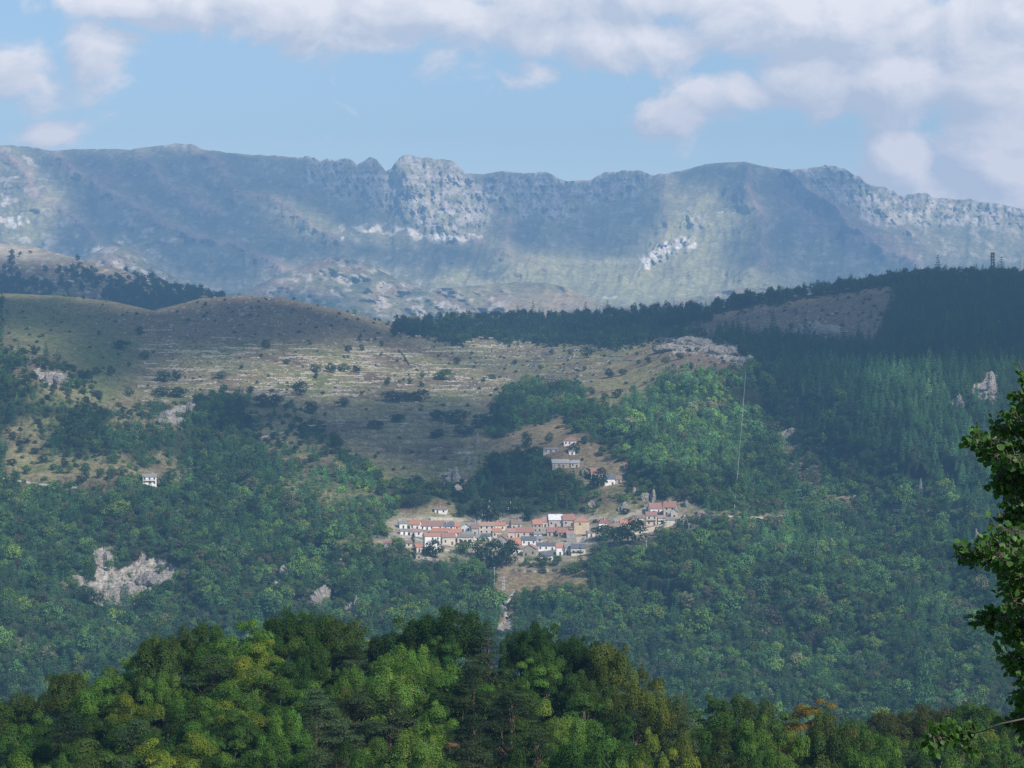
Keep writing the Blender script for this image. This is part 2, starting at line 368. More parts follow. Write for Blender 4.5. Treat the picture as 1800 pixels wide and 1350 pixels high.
# ------------------------------------------------------------------ generic far relief
def relief(name, sky, vb, Dfun, colfun, mat, du=2.5, nv=240, u0=-400, u1=2200, backs=((80, -15), (300, -140), (900, -600))):
    U1 = np.arange(u0, u1 + 1, du); t = np.linspace(0, 1, nv)
    sk = np.array(sky, float); tp = np.interp(U1, sk[:, 0], sk[:, 1]); rough = sk[:, 2] if sk.shape[1] > 2 else None
    if rough is not None:
        r = np.interp(U1, sk[:, 0], rough); tp = tp - r * fbm(U1 / 16, U1 * 0 + .3, 4, 77) * 2.0
    U = np.broadcast_to(U1[None], (nv, len(U1))).copy(); V = vb + (tp[None] - vb) * t[:, None]
    D = Dfun(U, V, tp[None]); Q = P(U, V, D); C = colfun(U, V, Q, tp[None])
    rows = [Q]; cols = [C]
    for dd, dz in backs:
        q = Q[-1].copy(); s = (q[:, 1] + dd) / q[:, 1]; q[:, 0] *= s; q[:, 1] += dd; q[:, 2] += dz; rows.append(q[None]); cols.append(C[-1:])
    f = Q[0].copy(); f[:, 1] -= 300; f[:, 2] = np.minimum(f[:, 2] - 150, EYE - 60); rows.insert(0, f[None]); cols.insert(0, C[:1])
    A_ = np.concatenate(rows, 0); B_ = np.concatenate(cols, 0)
    me = mesh_np(name, A_.reshape(-1, 3), grid_faces(A_.shape[0], A_.shape[1]), mat, True); set_col(me, 'albedo', B_.reshape(-1, 3))
    return tag(link(name, me), kind='structure'), Q, U1, tp

# back-left wooded ridge
SKY_0 = [(-400,405),(-150,420),(0,428),(60,434),(120,450),(200,470),(260,490),(330,510),(400,524),(460,537),(520,552),(640,580),(2200,620)]
def D0(U, V, tp): return 2900 + (600 - V) * 5.2 + fbm(U / 90, V / 60, 4, 41) * 55
def C0(U, V, Q, tp):
    a = np.zeros(Q.shape) + np.array([.13, .095, .07])
    n = fbm(U / 40, V / 20, 5, 42)
    a = mixc(a, (.16, .15, .08), sstep(-.1, .3, n)); a = mixc(a, (.40, .36, .28), gauss(U, V, 10, 440, 90, 12, .1))
    sp = sstep(.12, .3, fbm(U / 12, V / 6, 4, 43)); lim = sstep(0, 10, V - tp)
    a = mixc(a, (.38, .35, .30), sp * .8)
    a = mixc(a, (.42, .38, .30), .5 * Mask([[(150,465),(330,510),(420,525),(300,515),(200,490)]], 4, 5)(U, V))
    return a
ridge0, Q0, U0_, T0_ = relief('wooded_ridge', SKY_0, 640, D0, C0, terrain_mat('ridge_ground', .05, .4), du=3, nv=110)

# foothills in front of the big range
SKY_2 = [(-400,520),(-100,500),(60,485),(130,468),(165,445),(200,425),(235,440),(275,470),(330,498),(380,520),(430,512),(480,488),(520,472),(560,456),(600,450),(650,466),(700,492),(740,508),(800,505),(860,500),(905,496),(960,497),(1000,506),(1050,530),(1090,540),(1180,532),(1260,512),(1320,505),(1400,512),(1500,530),(1700,540),(2200,560)]
FR = Mask([[(150,460),(200,425),(260,455),(400,530),(300,530),(200,480)],[(420,540),(520,475),(600,452),(700,480),(720,510),(620,520),(560,560)],[(640,520),(800,500),(900,520),(900,570),(640,570)],[(1180,540),(1320,500),(1400,540)]], 8, 12, 30)
def D2(U, V, tp):
    return 4700 + (600 - V) * 6.0 + fbm(U / 150, V / 110, 5, 51, True) * -120 + fbm(U / 40, V / 30, 4, 52, True) * -45 * (.4 + FR(U, V)) - 160 * gauss(U, V, 950, 560, 90, 90)
def C2(U, V, Q, tp):
    a = np.zeros(Q.shape) + np.array([.17, .165, .09]); n = fbm(U / 70, V / 40, 5, 53)
    a = mixc(a, (.20, .16, .11), sstep(0, .3, n)); a = mixc(a, (.10, .12, .06), sstep(.05, .3, -n))
    r = FR(U, V); a = mixc(a, (.36, .33, .28), np.clip(sstep(.0, .3, fbm(U / 22, V / 16, 5, 54)) * (r * 1.1 + .12), 0, 1))
    a = mixc(a, (.26, .215, .13), .9 * gauss(U, V, 980, 530, 60, 25))
    a = mixc(a, (.055, .07, .04), .6 * sstep(.3, .42, fbm(U / 9, V / 6, 4, 55)) * sstep(500, 540, V))
    return a * 1.2
foot, Q2, U2_, T2_ = relief('foothills', SKY_2, 640, D2, C2, terrain_mat('foothill_ground', .025, .12), du=3, nv=150)

# the range on the horizon (third value: roughness of the crest line)
SKY_F = [(-400,262,1),(0,255,1),(50,257,1),(90,265,1),(130,262,1),(180,262,1),(230,263,1),(280,256,1),(310,252,2),(335,253,1),(360,263,1),(400,268,1),(440,272,1),(480,273,1),(520,277,2),(540,274,3),(560,283,3),(575,279,3),(590,284,3),(605,276,2),(620,283,2),(628,291,2),(638,284,1),(650,275,1),(662,279,2),(672,292,2),(678,301,1),(688,296,1),(695,283,2),(708,274,1),(722,272,2),(740,277,2),(750,275,2),(765,281,2),(790,281,2),(805,290,2),(818,304,1),(850,306,1),(880,301,1),(920,304,2),(960,303,2),(985,315,1),(1000,319,1),(1040,315,2),(1060,303,2),(1090,301,2),(1110,298,2),(1130,302,2),(1145,309,2),(1200,300,1),(1240,289,1),(1280,285,.5),(1310,284,.5),(1340,292,1),(1380,298,1.5),(1420,296,2),(1450,290,2),(1470,291,2),(1500,305,3),(1530,325,3),(1560,332,4),(1580,343,4),(1600,342,4),(1615,337,4),(1650,349,3),(1700,351,3),(1740,356,2),(1800,368,2),(2200,400,2)]
CL = Mask([[(520,270),(700,262),(820,295),(870,330),(865,400),(820,425),(760,420),(720,390),(680,370),(600,350),(540,320)],
           [(860,300),(990,310),(1060,295),(1150,300),(1140,330),(1040,360),(990,390),(900,380),(860,340)],
           [(1330,285),(1470,280),(1540,320),(1620,330),(1820,360),(1820,400),(1620,400),(1540,405),(1460,350),(1380,310)],
           [(1125,455),(1150,430),(1220,410),(1228,435),(1170,455),(1140,475)],
           [(1190,375),(1220,370),(1240,400),(1200,410)]], 6, 9, 30)
CW = Mask([[(1125,470),(1128,455),(1145,458),(1145,472)],[(1143,452),(1150,436),(1158,450)],[(1155,448),(1170,425),(1182,445)],[(1186,420),(1194,418),(1195,436),(1188,436)],[(1198,418),(1206,418),(1206,430)],[(1200,438),(1225,428),(1226,436)],[(596,414),(606,416),(602,424)],[(1262,370),(1275,372),(1268,378)],[(14,386),(24,380),(28,404),(24,402)],[(30,384),(38,378),(36,400)],[(48,378),(52,392),(48,395)]], 1.5, 2, 20)
SCARP = Mask([[(590,395),(700,398),(800,412),(860,410),(830,425),(760,422),(680,410),(600,404)],[(930,590/2+220),(1000,520),(1090,522),(1090,526)]], 3, 6, 20)
CR = Mask([[(-50,270),(60,260),(60,330),(130,400),(60,440),(-50,440)],[(130,400),(300,380),(300,440),(180,460),(120,430)]], 12, 14, 40)
spurs = [((100,268),(180,330),(300,400),(420,440),(520,480),26,150),((345,258),(420,330),(520,370),(610,430),20,130),((700,300),(760,380),(860,440),(960,470),22,100),
         ((1310,290),(1340,380),(1330,470),26,200),((1390,300),(1480,380),(1560,440),(1640,500),18,170),((1470,295),(1530,340),(1600,410),14,110),((1160,310),(1180,390),(1130,470),18,110),((870,305),(900,380),(880,440),22,80),((240,265),(300,330),(380,370),18,90),((0,260),(60,330),(160,420),24,120)]
def segd(u, v, a, b):
    ax, ay = a; bx, by = b; dx, dy = bx - ax, by - ay
    t = np.clip(((u - ax) * dx + (v - ay) * dy) / (dx * dx + dy * dy), 0, 1)
    return np.hypot(u - ax - t * dx, v - ay - t * dy)
def DF(U, V, tp):
    t = np.clip((560 - V) / (560 - tp), -1, 1)
    D = 5400 + 2000 * (np.clip(t, 0, 1) ** .85) - 300 * np.clip(-t, 0, 1)
    wu = U + fbm(U / 90, V / 70, 3, 61) * 24; wv = V + fbm(U / 90 + 9, V / 70, 3, 62) * 16
    for s in spurs:
        *pts, w, amp = s
        d = np.min([segd(wu, wv, pts[i], pts[i + 1]) for i in range(len(pts) - 1)], axis=0)
        D = D - amp * 1.15 * np.exp(-(d / w / 1.3) ** 1.15)
    far = sstep(0, 14, V - tp)
    c = CL(U, V)
    D = D - fbm(U / 170 + V / 260, V / 150, 5, 63, True) * 75
    D = D - fbm(U / 46 + V / 90, V / 60, 4, 64, True) * (34 + 30 * c) - fbm((wu * 1.3 + .4 * V) / 44, wv / 80, 5, 67, True) * 50 * (1 - c) * far
    D = D - fbm(U / 15, V / 26, 3, 65, True, .6) * (2 + 60 * c) - fbm(U / 8, V / 12, 2, 66) * (3 + 10 * c)
    return D
def CF(U, V, Q, tp):
    c = CL(U, V); n = fbm(U / 110, V / 70, 5, 71); m = fbm(U / 24, V / 18, 5, 72); st = fbm(U / 9 + m, V / 17, 5, 73, False, .65)
    a = np.zeros(Q.shape) + np.array([.115, .12, .07])
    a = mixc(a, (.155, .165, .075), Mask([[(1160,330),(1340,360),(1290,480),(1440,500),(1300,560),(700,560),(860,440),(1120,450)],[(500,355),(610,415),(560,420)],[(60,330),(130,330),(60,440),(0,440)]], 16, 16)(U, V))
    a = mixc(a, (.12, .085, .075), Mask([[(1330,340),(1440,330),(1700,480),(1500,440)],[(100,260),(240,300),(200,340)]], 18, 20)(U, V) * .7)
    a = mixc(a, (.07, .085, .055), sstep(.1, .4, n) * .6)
    a = mixc(a, (.34, .32, .29), np.clip(sstep(.10, .3, m) * (.28 + .6 * CR(U, V)), 0, 1) * sstep(0, 8, V - tp))
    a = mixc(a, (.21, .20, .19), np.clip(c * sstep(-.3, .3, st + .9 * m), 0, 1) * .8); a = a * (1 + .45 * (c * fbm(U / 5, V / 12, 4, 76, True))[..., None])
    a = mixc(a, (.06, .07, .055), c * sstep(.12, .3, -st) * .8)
    a = mixc(a, (.50, .48, .44), .8 * SCARP(U, V) * sstep(-.2, .1, m)); a = mixc(a, (.62, .60, .56), np.clip(CW(U, V) * 1.6 * sstep(-.5, .1, st), 0, 1))
    a = mixc(a, (.40, .37, .30), .7 * gauss(U, V, 322, 258, 22, 6))
    wu_ = U + 40 * fbm(U / 60, V / 50, 3, 75)
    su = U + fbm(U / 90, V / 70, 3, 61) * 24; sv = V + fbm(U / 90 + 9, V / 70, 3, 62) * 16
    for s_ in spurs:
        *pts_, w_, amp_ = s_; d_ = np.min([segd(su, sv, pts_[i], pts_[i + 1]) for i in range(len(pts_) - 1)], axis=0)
        a = mixc(a, (.19, .14, .12), .75 * np.exp(-(d_ / (w_ * .35)) ** 2) * (1 - c)); a = mixc(a, (.05, .06, .045), .45 * np.exp(-((d_ - w_ * 1.5) / (w_ * .6)) ** 2) * (1 - c))  # reddish heather crests, dark green gullies; tones also paint relief lost in shade
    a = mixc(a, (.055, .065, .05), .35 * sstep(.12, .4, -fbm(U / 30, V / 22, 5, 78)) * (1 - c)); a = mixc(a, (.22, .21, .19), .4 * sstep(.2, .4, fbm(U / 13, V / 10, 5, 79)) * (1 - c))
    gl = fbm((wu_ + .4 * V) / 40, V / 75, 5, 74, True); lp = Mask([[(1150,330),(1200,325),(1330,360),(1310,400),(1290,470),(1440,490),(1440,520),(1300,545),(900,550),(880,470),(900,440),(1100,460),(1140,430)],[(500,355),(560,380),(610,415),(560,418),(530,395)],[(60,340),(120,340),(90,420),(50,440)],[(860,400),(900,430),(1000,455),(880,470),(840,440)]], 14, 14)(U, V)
    a = mixc(a, (.165, .165, .09), .6 * lp * (1 - c)); return np.clip(a * 1.6 * (1 + .28 * gl[..., None]), .02, .7)  # sunlit patches also lightened in the ground colour, green-tan
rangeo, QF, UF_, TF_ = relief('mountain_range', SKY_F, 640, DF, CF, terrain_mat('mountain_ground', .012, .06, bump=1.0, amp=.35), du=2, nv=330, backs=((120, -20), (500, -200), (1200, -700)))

# valley floor sheet that reaches the horizon
me = mesh_np('ground', [(-40000, -3000, 40), (40000, -3000, 40), (40000, 60000, 40), (-40000, 60000, 40)], [(0, 1, 2, 3)], simple_mat('valley_ground', (.09, .10, .05), noise=.004))
tag(link('ground', me), kind='structure')

# ------------------------------------------------------------------ near hill
FG = np.array([(-500,1420),(0,1385),(200,1318),(330,1265),(420,1248),(800,1250),(1000,1268),(1100,1310),(1170,1345),(1290,1380),(1440,1385),(1620,1390),(1800,1398),(2300,1420.)])
def zfg(x, y):
    x = np.asarray(x, float); y = np.asarray(y, float)
    u = 900 + F * x / 265
    zc = (675 - np.interp(u, FG[:, 0], FG[:, 1])) / F * 265
    z = zc - np.clip(265 - y, 0, 115) * .12 - np.clip(y - 268, 0, 900) * .62
    near = -1.75 - .42 * np.clip(y, 0, None) + .2 * np.clip(y - 70, 0, None)
    w = sstep(80, 150, y)
    return z * w + np.minimum(near, near) * (1 - w) + EYE + fbm(x / 18, y / 18, 4, 81) * 1.0 * sstep(5, 40, y)
gx = np.arange(-260, 261, 2.0); gy = np.concatenate([np.arange(-30, 170, 4.0), np.arange(170, 290, 1.0), np.arange(290, 700, 8.0)])
GX, GY = np.meshgrid(gx, gy); GZ = zfg(GX, GY)
a = np.zeros(GX.shape + (3,)) + np.array([.075, .085, .03]); nn = fbm(GX / 9, GY / 9, 5, 82)
a = mixc(a, (.15, .105, .06), sstep(.0, .3, nn)); a = mixc(a, (.14, .16, .05), sstep(.05, .35, -nn))
me = mesh_np('near_hill', np.stack([GX, GY, GZ], -1).reshape(-1, 3), grid_faces(*GX.shape), terrain_mat('near_ground', 1.2, 6, bump=1), True); set_col(me, 'albedo', a.reshape(-1, 3))
tag(link('near_hill', me), kind='structure')

# ------------------------------------------------------------------ foliage meshes
def leaf_quads(C, Nn, size, aspect=1.0, rg=rng, droop=None):
    n = len(C); Nn = Nn / (np.linalg.norm(Nn, axis=1, keepdims=True) + 1e-9)
    r = rg.normal(size=(n, 3)) if droop is None else droop
    a = np.cross(Nn, r); a /= np.linalg.norm(a, axis=1, keepdims=True) + 1e-9; b = np.cross(Nn, a)
    s = np.asarray(size).reshape(-1, 1) * .5
    A_ = a * s; B_ = b * s * aspect
    k = rg.uniform(.55, 1.0, (n, 4, 1))
    V = np.stack([C - A_, C - B_ * .9, C + A_, C + B_ * .9], 1)
    V = C[:, None] + (V - C[:, None]) * k * 1.25
    return V.reshape(-1, 3), np.arange(4 * n).reshape(-1, 4)
def unit(n, rg): v = rg.normal(size=(n, 3)); return v / np.linalg.norm(v, axis=1, keepdims=True)
def foliage(name, clumps, nleaf, lsize, rg, mat, aspect=.7, squash=1.0, up=.5, inner=.25, shade_amp=.35):
    """clumps: list (centre, radius vector(3), weight)"""
    w = np.array([c[2] for c in clumps], float); w /= w.sum()
    idx = rg.choice(len(clumps), nleaf, p=w)
    cc = np.array([c[0] for c in clumps])[idx]; rr = np.array([c[1] for c in clumps])[idx]
    d = unit(nleaf, rg); d[:, 2] = np.where(d[:, 2] < -.35, -d[:, 2] * .7, d[:, 2])
    rad = 1 - inner * rg.random((nleaf, 1)) ** 1.5
    rad *= 1 + .16 * np.sin(d[:, :1] * 7 + cc[:, :1] * 3) * np.sin(d[:, 1:2] * 6 + cc[:, 1:2]) 
    C = cc + d * rr * rad
    Nn = d / rr * rr.mean() + rg.normal(size=(nleaf, 3)) * .33 + np.array([0, 0, up])
    V, Fq = leaf_quads(C, Nn, rg.uniform(.6, 1.3, nleaf) * lsize, aspect, rg)
    me = mesh_np(name, V, Fq, mat)
    cs = rg.uniform(1 - shade_amp, 1 + shade_amp, len(clumps))[idx] * rg.uniform(.85, 1.15, nleaf)
    hue = rg.normal(0, .05, nleaf) + rg.normal(0, .05, len(clumps))[idx]
    col = np.stack([cs * (1 + hue * 1.6), cs, cs * (1 - hue)], -1)
    set_col(me, 'shade', np.repeat(np.clip(col, .1, 3), 4, 0))
    return me

def trunk_limbs(clumps, H, r0, rg, mat, fork=.35, name='trunk', nl=14, lean=None):
    mb = MB(); lean = lean if lean is not None else rg.normal(0, .03, 2)
    ax = lambda z: np.array([lean[0] * z + .15 * math.sin(z * .5), lean[1] * z, z])
    zs = np.linspace(-1.2, H * .8, 9)
    mb.tube([ax(z) for z in zs], [r0 * (1.25 - .95 * max(z, 0) / (H * .8)) for z in zs], 7)
    for k in rg.permutation(len(clumps))[:nl]:
        c = np.array(clumps[k][0]); z0 = max(H * fork, min(c[2] - H * .12, H * .7)); z0 = z0 * rg.uniform(.75, 1.0)
        p0 = ax(z0); mid = p0 * .45 + c * .55 + np.array([0, 0, -.25]) + rg.normal(0, .2, 3)
        mb.tube([p0, mid, c], [r0 * .38, r0 * .24, r0 * .08], 5)
    return mb.mesh(name, mat, True)

def broadleaf(seed, H=12., W=8., nleaf=15000, lsize=.26, nclump=60, style='round'):
    rg = np.random.default_rng(seed); cl = []
    base = .18 if style != 'tall' else .12
    cz = H * (.5 + base / 2 + .04); rz = H * (1 - base) / 2 * .98; rx = W / 2
    for i in range(nclump):
        d = unit(1, rg)[0]
        if style == 'fan': d[2] = abs(d[2]) * .9 + rg.uniform(-.35, .3)
        d /= np.linalg.norm(d)
        q = rg.uniform(.55, .92) if i > 10 else rg.uniform(0, .45)
        lob = 1 + .20 * math.sin(3 * math.atan2(d[1], d[0]) + seed) + .14 * math.sin(5 * d[2] + 2 * seed + 2 * d[0]) + rg.normal(0, .09)
        wz = 1 - .25 * max(0, -d[2])
        c = np.array([d[0] * rx * lob * q * wz, d[1] * rx * lob * q * wz, cz + d[2] * rz * q])
        s = rg.uniform(.09, .19) * W * (1.1 - .3 * q)
        r = np.array([s, s, s * rg.uniform(.65, .9)])
        if style == 'fan': r = np.array([s * .75, s * .75, s * 1.35])
        cl.append((c, r, s * s))
    crown = foliage('crown', cl, nleaf, lsize, rg, LEAF, aspect=.75, up=.45 if style != 'fan' else .2)
    tr = trunk_limbs(cl, H, W * .024, rg, BARK)
    return tr, crown
def pine(seed, H=13., W=7., nleaf=15000, lsize=.30, flat=.38):
    rg = np.random.default_rng(seed); cl = []; n = 52
    for i in range(n):
        t = (i + rg.random()) / n; z = H * (.30 + .68 * t)
        wr = W / 2 * (1.02 - .78 * t ** 1.6) * (.55 + .45 * min(1, t / .25))
        a = rg.uniform(0, 6.283); q = rg.uniform(.35, 1.0) if t < .9 else rg.uniform(0, .4)
        s = rg.uniform(.10, .19) * W
        cl.append((np.array([math.cos(a) * wr * q, math.sin(a) * wr * q, z + rg.normal(0, .15)]), np.array([s * 1.15, s * 1.15, s * flat]), s * s))
    crown = foliage('crown', cl, nleaf, lsize, rg, NEEDLE, aspect=.28, up=1.1, inner=.6)
    return trunk_limbs(cl, H * 1.12, W * .026, rg, PBARK, fork=.28, nl=34), crown
def fir(seed, H=14., W=6., nleaf=14000, lsize=.26):
    rg = np.random.default_rng(seed); cl = []; n = 22
    for i in range(n):
        t = (i + .5) / n; z = H * (.12 + .86 * t); wr = W / 2 * (1 - t) ** .85 + .12
        m = max(3, int(9 * (1 - t) + 2))
        for k in range(m):
            a = 6.283 * (k + rg.random() * .6) / m + i; q = rg.uniform(.6, .8)
            cl.append((np.array([math.cos(a) * wr * q, math.sin(a) * wr * q, z - .12 * wr]), np.array([max(.25, wr * .42)] * 2 + [.20 + wr * .07]), .12 + wr * wr * .25))
    crown = foliage('crown', cl, nleaf, lsize, rg, NEEDLE, aspect=.35, up=.8, inner=.7)
    return trunk_limbs(cl, H * 1.15, W * .025, rg, BARK, fork=.1, nl=10), crown

PROTO = {'broad': [broadleaf(s, 12, 8.5, nleaf=30000, lsize=.18, nclump=36, style='round') for s in (11, 12, 13, 14)],
         'beech': [broadleaf(s, 13, 8.5, 30000, .18, 64, style='fan') for s in (21, 22, 23)],
         'tall': [broadleaf(s, 13, 6.5, 18000, .20, 42, style='tall') for s in (31, 32)],
         'pine': [pine(s) for s in (41, 42, 43)], 'fir': [fir(s) for s in (51, 52)]}
PDIM = {'broad': (12., 8.5), 'beech': (13., 8.5), 'tall': (13., 6.5), 'pine': (13., 7.), 'fir': (14., 6.)}
KIND_NAME = {'broad': 'broadleaf_tree', 'beech': 'beech_tree', 'tall': 'broadleaf_tree', 'pine': 'pine_tree', 'fir': 'fir_tree'}
TINT = {'bright': (.105, .192, .036), 'green': (.068, .136, .030), 'dark': (.042, .086, .022), 'olive': (.066, .102, .026), 'brown': (.076, .082, .030), 'yellow': (.17, .22, .036),
        'autumn': (.20, .145, .03), 'pine': (.060, .094, .040), 'pinedark': (.034, .056, .026), 'lime': (.128, .212, .045), 'olivey': (.105, .135, .032)}
WORD = {'bright': 'bright green', 'green': 'mid green', 'dark': 'dark green', 'olive': 'olive green', 'brown': 'brownish', 'yellow': 'yellow green', 'autumn': 'orange tinged', 'pine': 'grey green', 'pinedark': 'blackish green', 'lime': 'light lime green', 'olivey': 'golden olive'}
fgtrees = []
def place_tree(kind, x, y, z, H, W, tint, info=None, k=None, name=None):
    pr = PROTO[kind]; tr, cr = pr[k if k is not None else random.randrange(len(pr))]
    h0, w0 = PDIM[kind]
    r = empty(name or KIND_NAME[kind], (x, y, z), random.uniform(0, 6.28), (W / w0, W / w0, H / h0))
    link('trunk', tr, r); c = link('crown', cr, r)
    j = random.uniform(.85, 1.15); g = random.uniform(.93, 1.07)
    base = TINT[tint] if isinstance(tint, str) else tint
    c.color = (base[0] * j * g, base[1] * j, base[2] * j, 1)
    r['_i'] = 0; del r['_i']
    return r

FGL = [(30,1225,130,262,'beech','olive'),(110,1188,110,258,'beech','olive'),(158,1184,90,250,'broad','bright'),(212,1166,80,258,'broad','bright'),(240,1150,75,263,'broad','lime'),(290,1124,110,258,'beech','olive'),
 (345,1103,90,264,'beech','olive'),(398,1092,80,266,'broad','green'),(442,1088,100,262,'broad','bright'),(498,1084,110,266,'beech','dark'),(545,1077,85,268,'beech','dark'),(592,1092,125,264,'beech','olive'),(655,1118,60,268,'tall','brown'),
 (728,1085,115,264,'beech','dark'),(800,1078,130,262,'beech','dark'),(858,1104,90,259,'pine','pine'),(915,1112,80,262,'beech','dark'),(955,1098,85,261,'beech','dark'),(1015,1124,100,259,'beech','dark'),(1075,1138,115,256,'beech','olivey'),
 (1122,1148,66,263,'fir','dark'),(1155,1188,80,256,'broad','olivey'),(1212,1200,80,257,'fir','green'),(1255,1218,70,260,'tall','green'),(1318,1232,115,262,'beech','olive'),(1432,1234,115,258,'broad','autumn'),(1500,1264,80,262,'broad','green'),
 (1560,1256,90,263,'beech','brown'),(1635,1244,120,264,'beech','brown'),(1720,1243,120,264,'beech','green'),(1800,1250,120,264,'beech','olive'),(-60,1250,130,262,'beech','brown'),(1880,1260,110,262,'beech','olive'),
 (375,1150,130,250,'pine','pine'),(372,1192,105,236,'broad','bright'),(232,1208,80,241,'broad','yellow'),(62,1262,110,234,'broad','green'),(122,1250,100,230,'pine','pinedark'),(240,1262,115,224,'pine','pine'),(490,1190,100,238,'broad','green'),
 (545,1194,80,236,'broad','bright'),(606,1198,64,238,'broad','olivey'),(692,1142,115,247,'broad','bright'),(740,1182,70,241,'tall','green'),(682,1226,125,226,'pine','pine'),(765,1232,80,228,'broad','bright'),(836,1168,110,240,'pine','pinedark'),
 (895,1214,125,228,'pine','pinedark'),(985,1222,95,229,'broad','lime'),(1040,1190,90,246,'beech','olive'),(1138,1206,115,238,'beech','olivey'),(1192,1224,85,232,'pine','pine'),(1262,1246,85,240,'broad','green'),(1335,1258,90,238,'broad','bright'),
 (1395,1286,100,226,'broad','bright'),(1455,1256,110,235,'beech','olive'),(1532,1284,120,230,'broad','green'),(1640,1290,110,228,'broad','green'),(1722,1284,110,230,'broad','green'),(1798,1296,110,226,'broad','bright'),
 (1075,1262,110,216,'broad','green'),(1140,1282,70,214,'broad','yellow'),(1225,1280,90,218,'broad','olivey'),(1270,1290,90,214,'pine','olive'),(600,1268,120,214,'pine','pine'),(510,1282,110,216,'broad','green'),(430,1240,80,226,'broad','green'),
 (360,1260,90,222,'broad','green'),(150,1300,120,210,'pine','olive'),(40,1310,120,210,'broad','bright'),(830,1258,100,218,'pine','pinedark'),(940,1282,110,210,'pine','pinedark'),(310,1318,90,206,'broad','yellow'),(755,1296,90,208,'broad','lime'),
 (1330,1300,100,212,'broad','green'),(1460,1306,120,210,'broad','green'),(1560,1314,110,208,'broad','bright'),(1685,1318,110,208,'broad','lime'),(1780,1322,110,206,'broad','bright'),(1020,1302,110,208,'beech','green'),(1190,1318,100,204,'broad','yellow'),
 (460,1310,100,206,'broad','green'),(560,1318,110,204,'pine','pine'),(660,1316,100,205,'broad','green'),(880,1310,110,204,'broad','dark'),(1110,1328,90,202,'broad','lime'),(220,1330,110,204,'pine','pine'),(90,1336,100,204,'broad','green'),(395,1322,90,206,'broad','bright')]
occ = []
for (u, vt, w, D, kind, tint) in FGL:
    x = (u - 900) / F * D; z = float(zfg(x, D)); zt_ = (675 - vt) / F * D + EYE; H = max(5., (zt_ - z) * 1.02); W = w / F * D * 1.16
    r = place_tree(kind, x, D, z - .2, H, W, tint); fgtrees.append((r, u, vt, D, kind, tint)); occ.append((x, D, W))
# fill between them
rf = np.random.default_rng(99)
CLEAR = [(305, 256, 5.), (440, 262, 3.), (800, 250, 4.), (300, 240, 4.5)]
for _ in range(2600):
    D = rf.uniform(198, 270); u = rf.uniform(-120, 1900); x = (u - 900) / F * D
    if any((x - (cu - 900) / F * cd) ** 2 + (D - cd) ** 2 < cr * cr for cu, cd, cr in CLEAR): continue
    W = rf.uniform(4.6, 7.0)
    if any((x - ox) ** 2 + (D - oy) ** 2 < (.36 * (W + ow)) ** 2 for ox, oy, ow in occ): continue
    z = float(zfg(x, D)); lim = np.interp(u, [a_[0] for a_ in sorted(FGL[:32])], [a_[1] for a_ in sorted(FGL[:32])])
    vg = 675 - (z - EYE) / D * F
    vt = max(lim + 22 + (262 - D) * 2.6, vg - rf.uniform(.75, 1.0) * 12.5 / D * F); H = (vg - vt) / F * D
    if H < 4.5: H = rf.uniform(4.5, 6); vt = vg - H / D * F
    if vt < lim + 12 or vt > 1395: continue
    kind = rf.choice(['broad', 'broad', 'beech', 'pine', 'tall']); tint = rf.choice({'pine': ['pine', 'pinedark', 'pine', 'olive']}.get(kind, ['green', 'bright', 'dark', 'green', 'bright', 'olive', 'green', 'lime', 'dark', 'bright', 'yellow']))
    r = place_tree(str(kind), x, D, z - .2, H, min(W * 1.12, H * .85), str(tint)); fgtrees.append((r, u, vt, D, str(kind), str(tint))); occ.append((x, D, W))
    if len(fgtrees) > 215: break

# bleached snag
r = empty('dead_tree', (*((276 - 900) / F * 206, 206), float(zfg((276 - 900) / F * 206, 206)) - .2))
mb = MB(); H = 9.2
mb.tube([(0,0,0),(.2,0,3),(-.1,.1,5.5),(.35,0,7.6),(.1,0,H)], [.22,.18,.15,.10,.03], 6); r_tr = link('trunk', mb.mesh('trunk', PALEWOOD), r)
for (p, q, s) in [((0,0,5.6),(-.9,-.2,6.8),(-1.5,-.3,7.4)), ((.3,0,7.4),(1.0,.1,7.9),(1.2,0,8.7)), ((.1,0,4.5),(.9,-.2,5.3),(1.4,-.2,6.4)), ((.0,0,6.6),(-.7,0,8.0),(-.8,0,8.9)), ((0,0,3.6),(-.8,.2,4.4),(-1.3,.1,4.6))]:
    mb = MB(); mb.tube([p, q, s], [.09,.06,.02], 5); link('branch', mb.mesh('branch', PALEWOOD), r)
tag(r, 'bare bleached dead tree with forked white branches among green pines near the bottom edge', 'dead tree')

# labels of the near trees
def ordinal(n): return ['first','second','third','fourth','fifth','sixth','seventh','eighth','ninth','tenth','eleventh','twelfth','thirteenth','fourteenth','fifteenth','sixteenth','seventeenth','eighteenth','nineteenth','twentieth'][n] if n < 20 else '%dth' % (n + 1)
def label_set(items, group):
    """items: (obj, phrase, u, cat) -> unique labels by left to right order where phrases coincide"""
    by = {}
    for it in items: by.setdefault(it[1], []).append(it)
    for ph, L in by.items():
        L.sort(key=lambda t: t[2])
        for i, (o, p, u, cat) in enumerate(L):
            if len(L) == 1: lab = p
            elif i == 0: lab = 'leftmost ' + p
            elif i == len(L) - 1: lab = 'rightmost ' + p
            else: lab = p + ', %s from left' % ordinal(i)
            tag(o, lab, cat, group)
kw = {'broad': 'rounded broadleaf tree', 'beech': 'fan shaped beech tree', 'tall': 'narrow upright broadleaf tree', 'pine': 'flat layered pine tree', 'fir': 'pointed fir tree'}
its = []
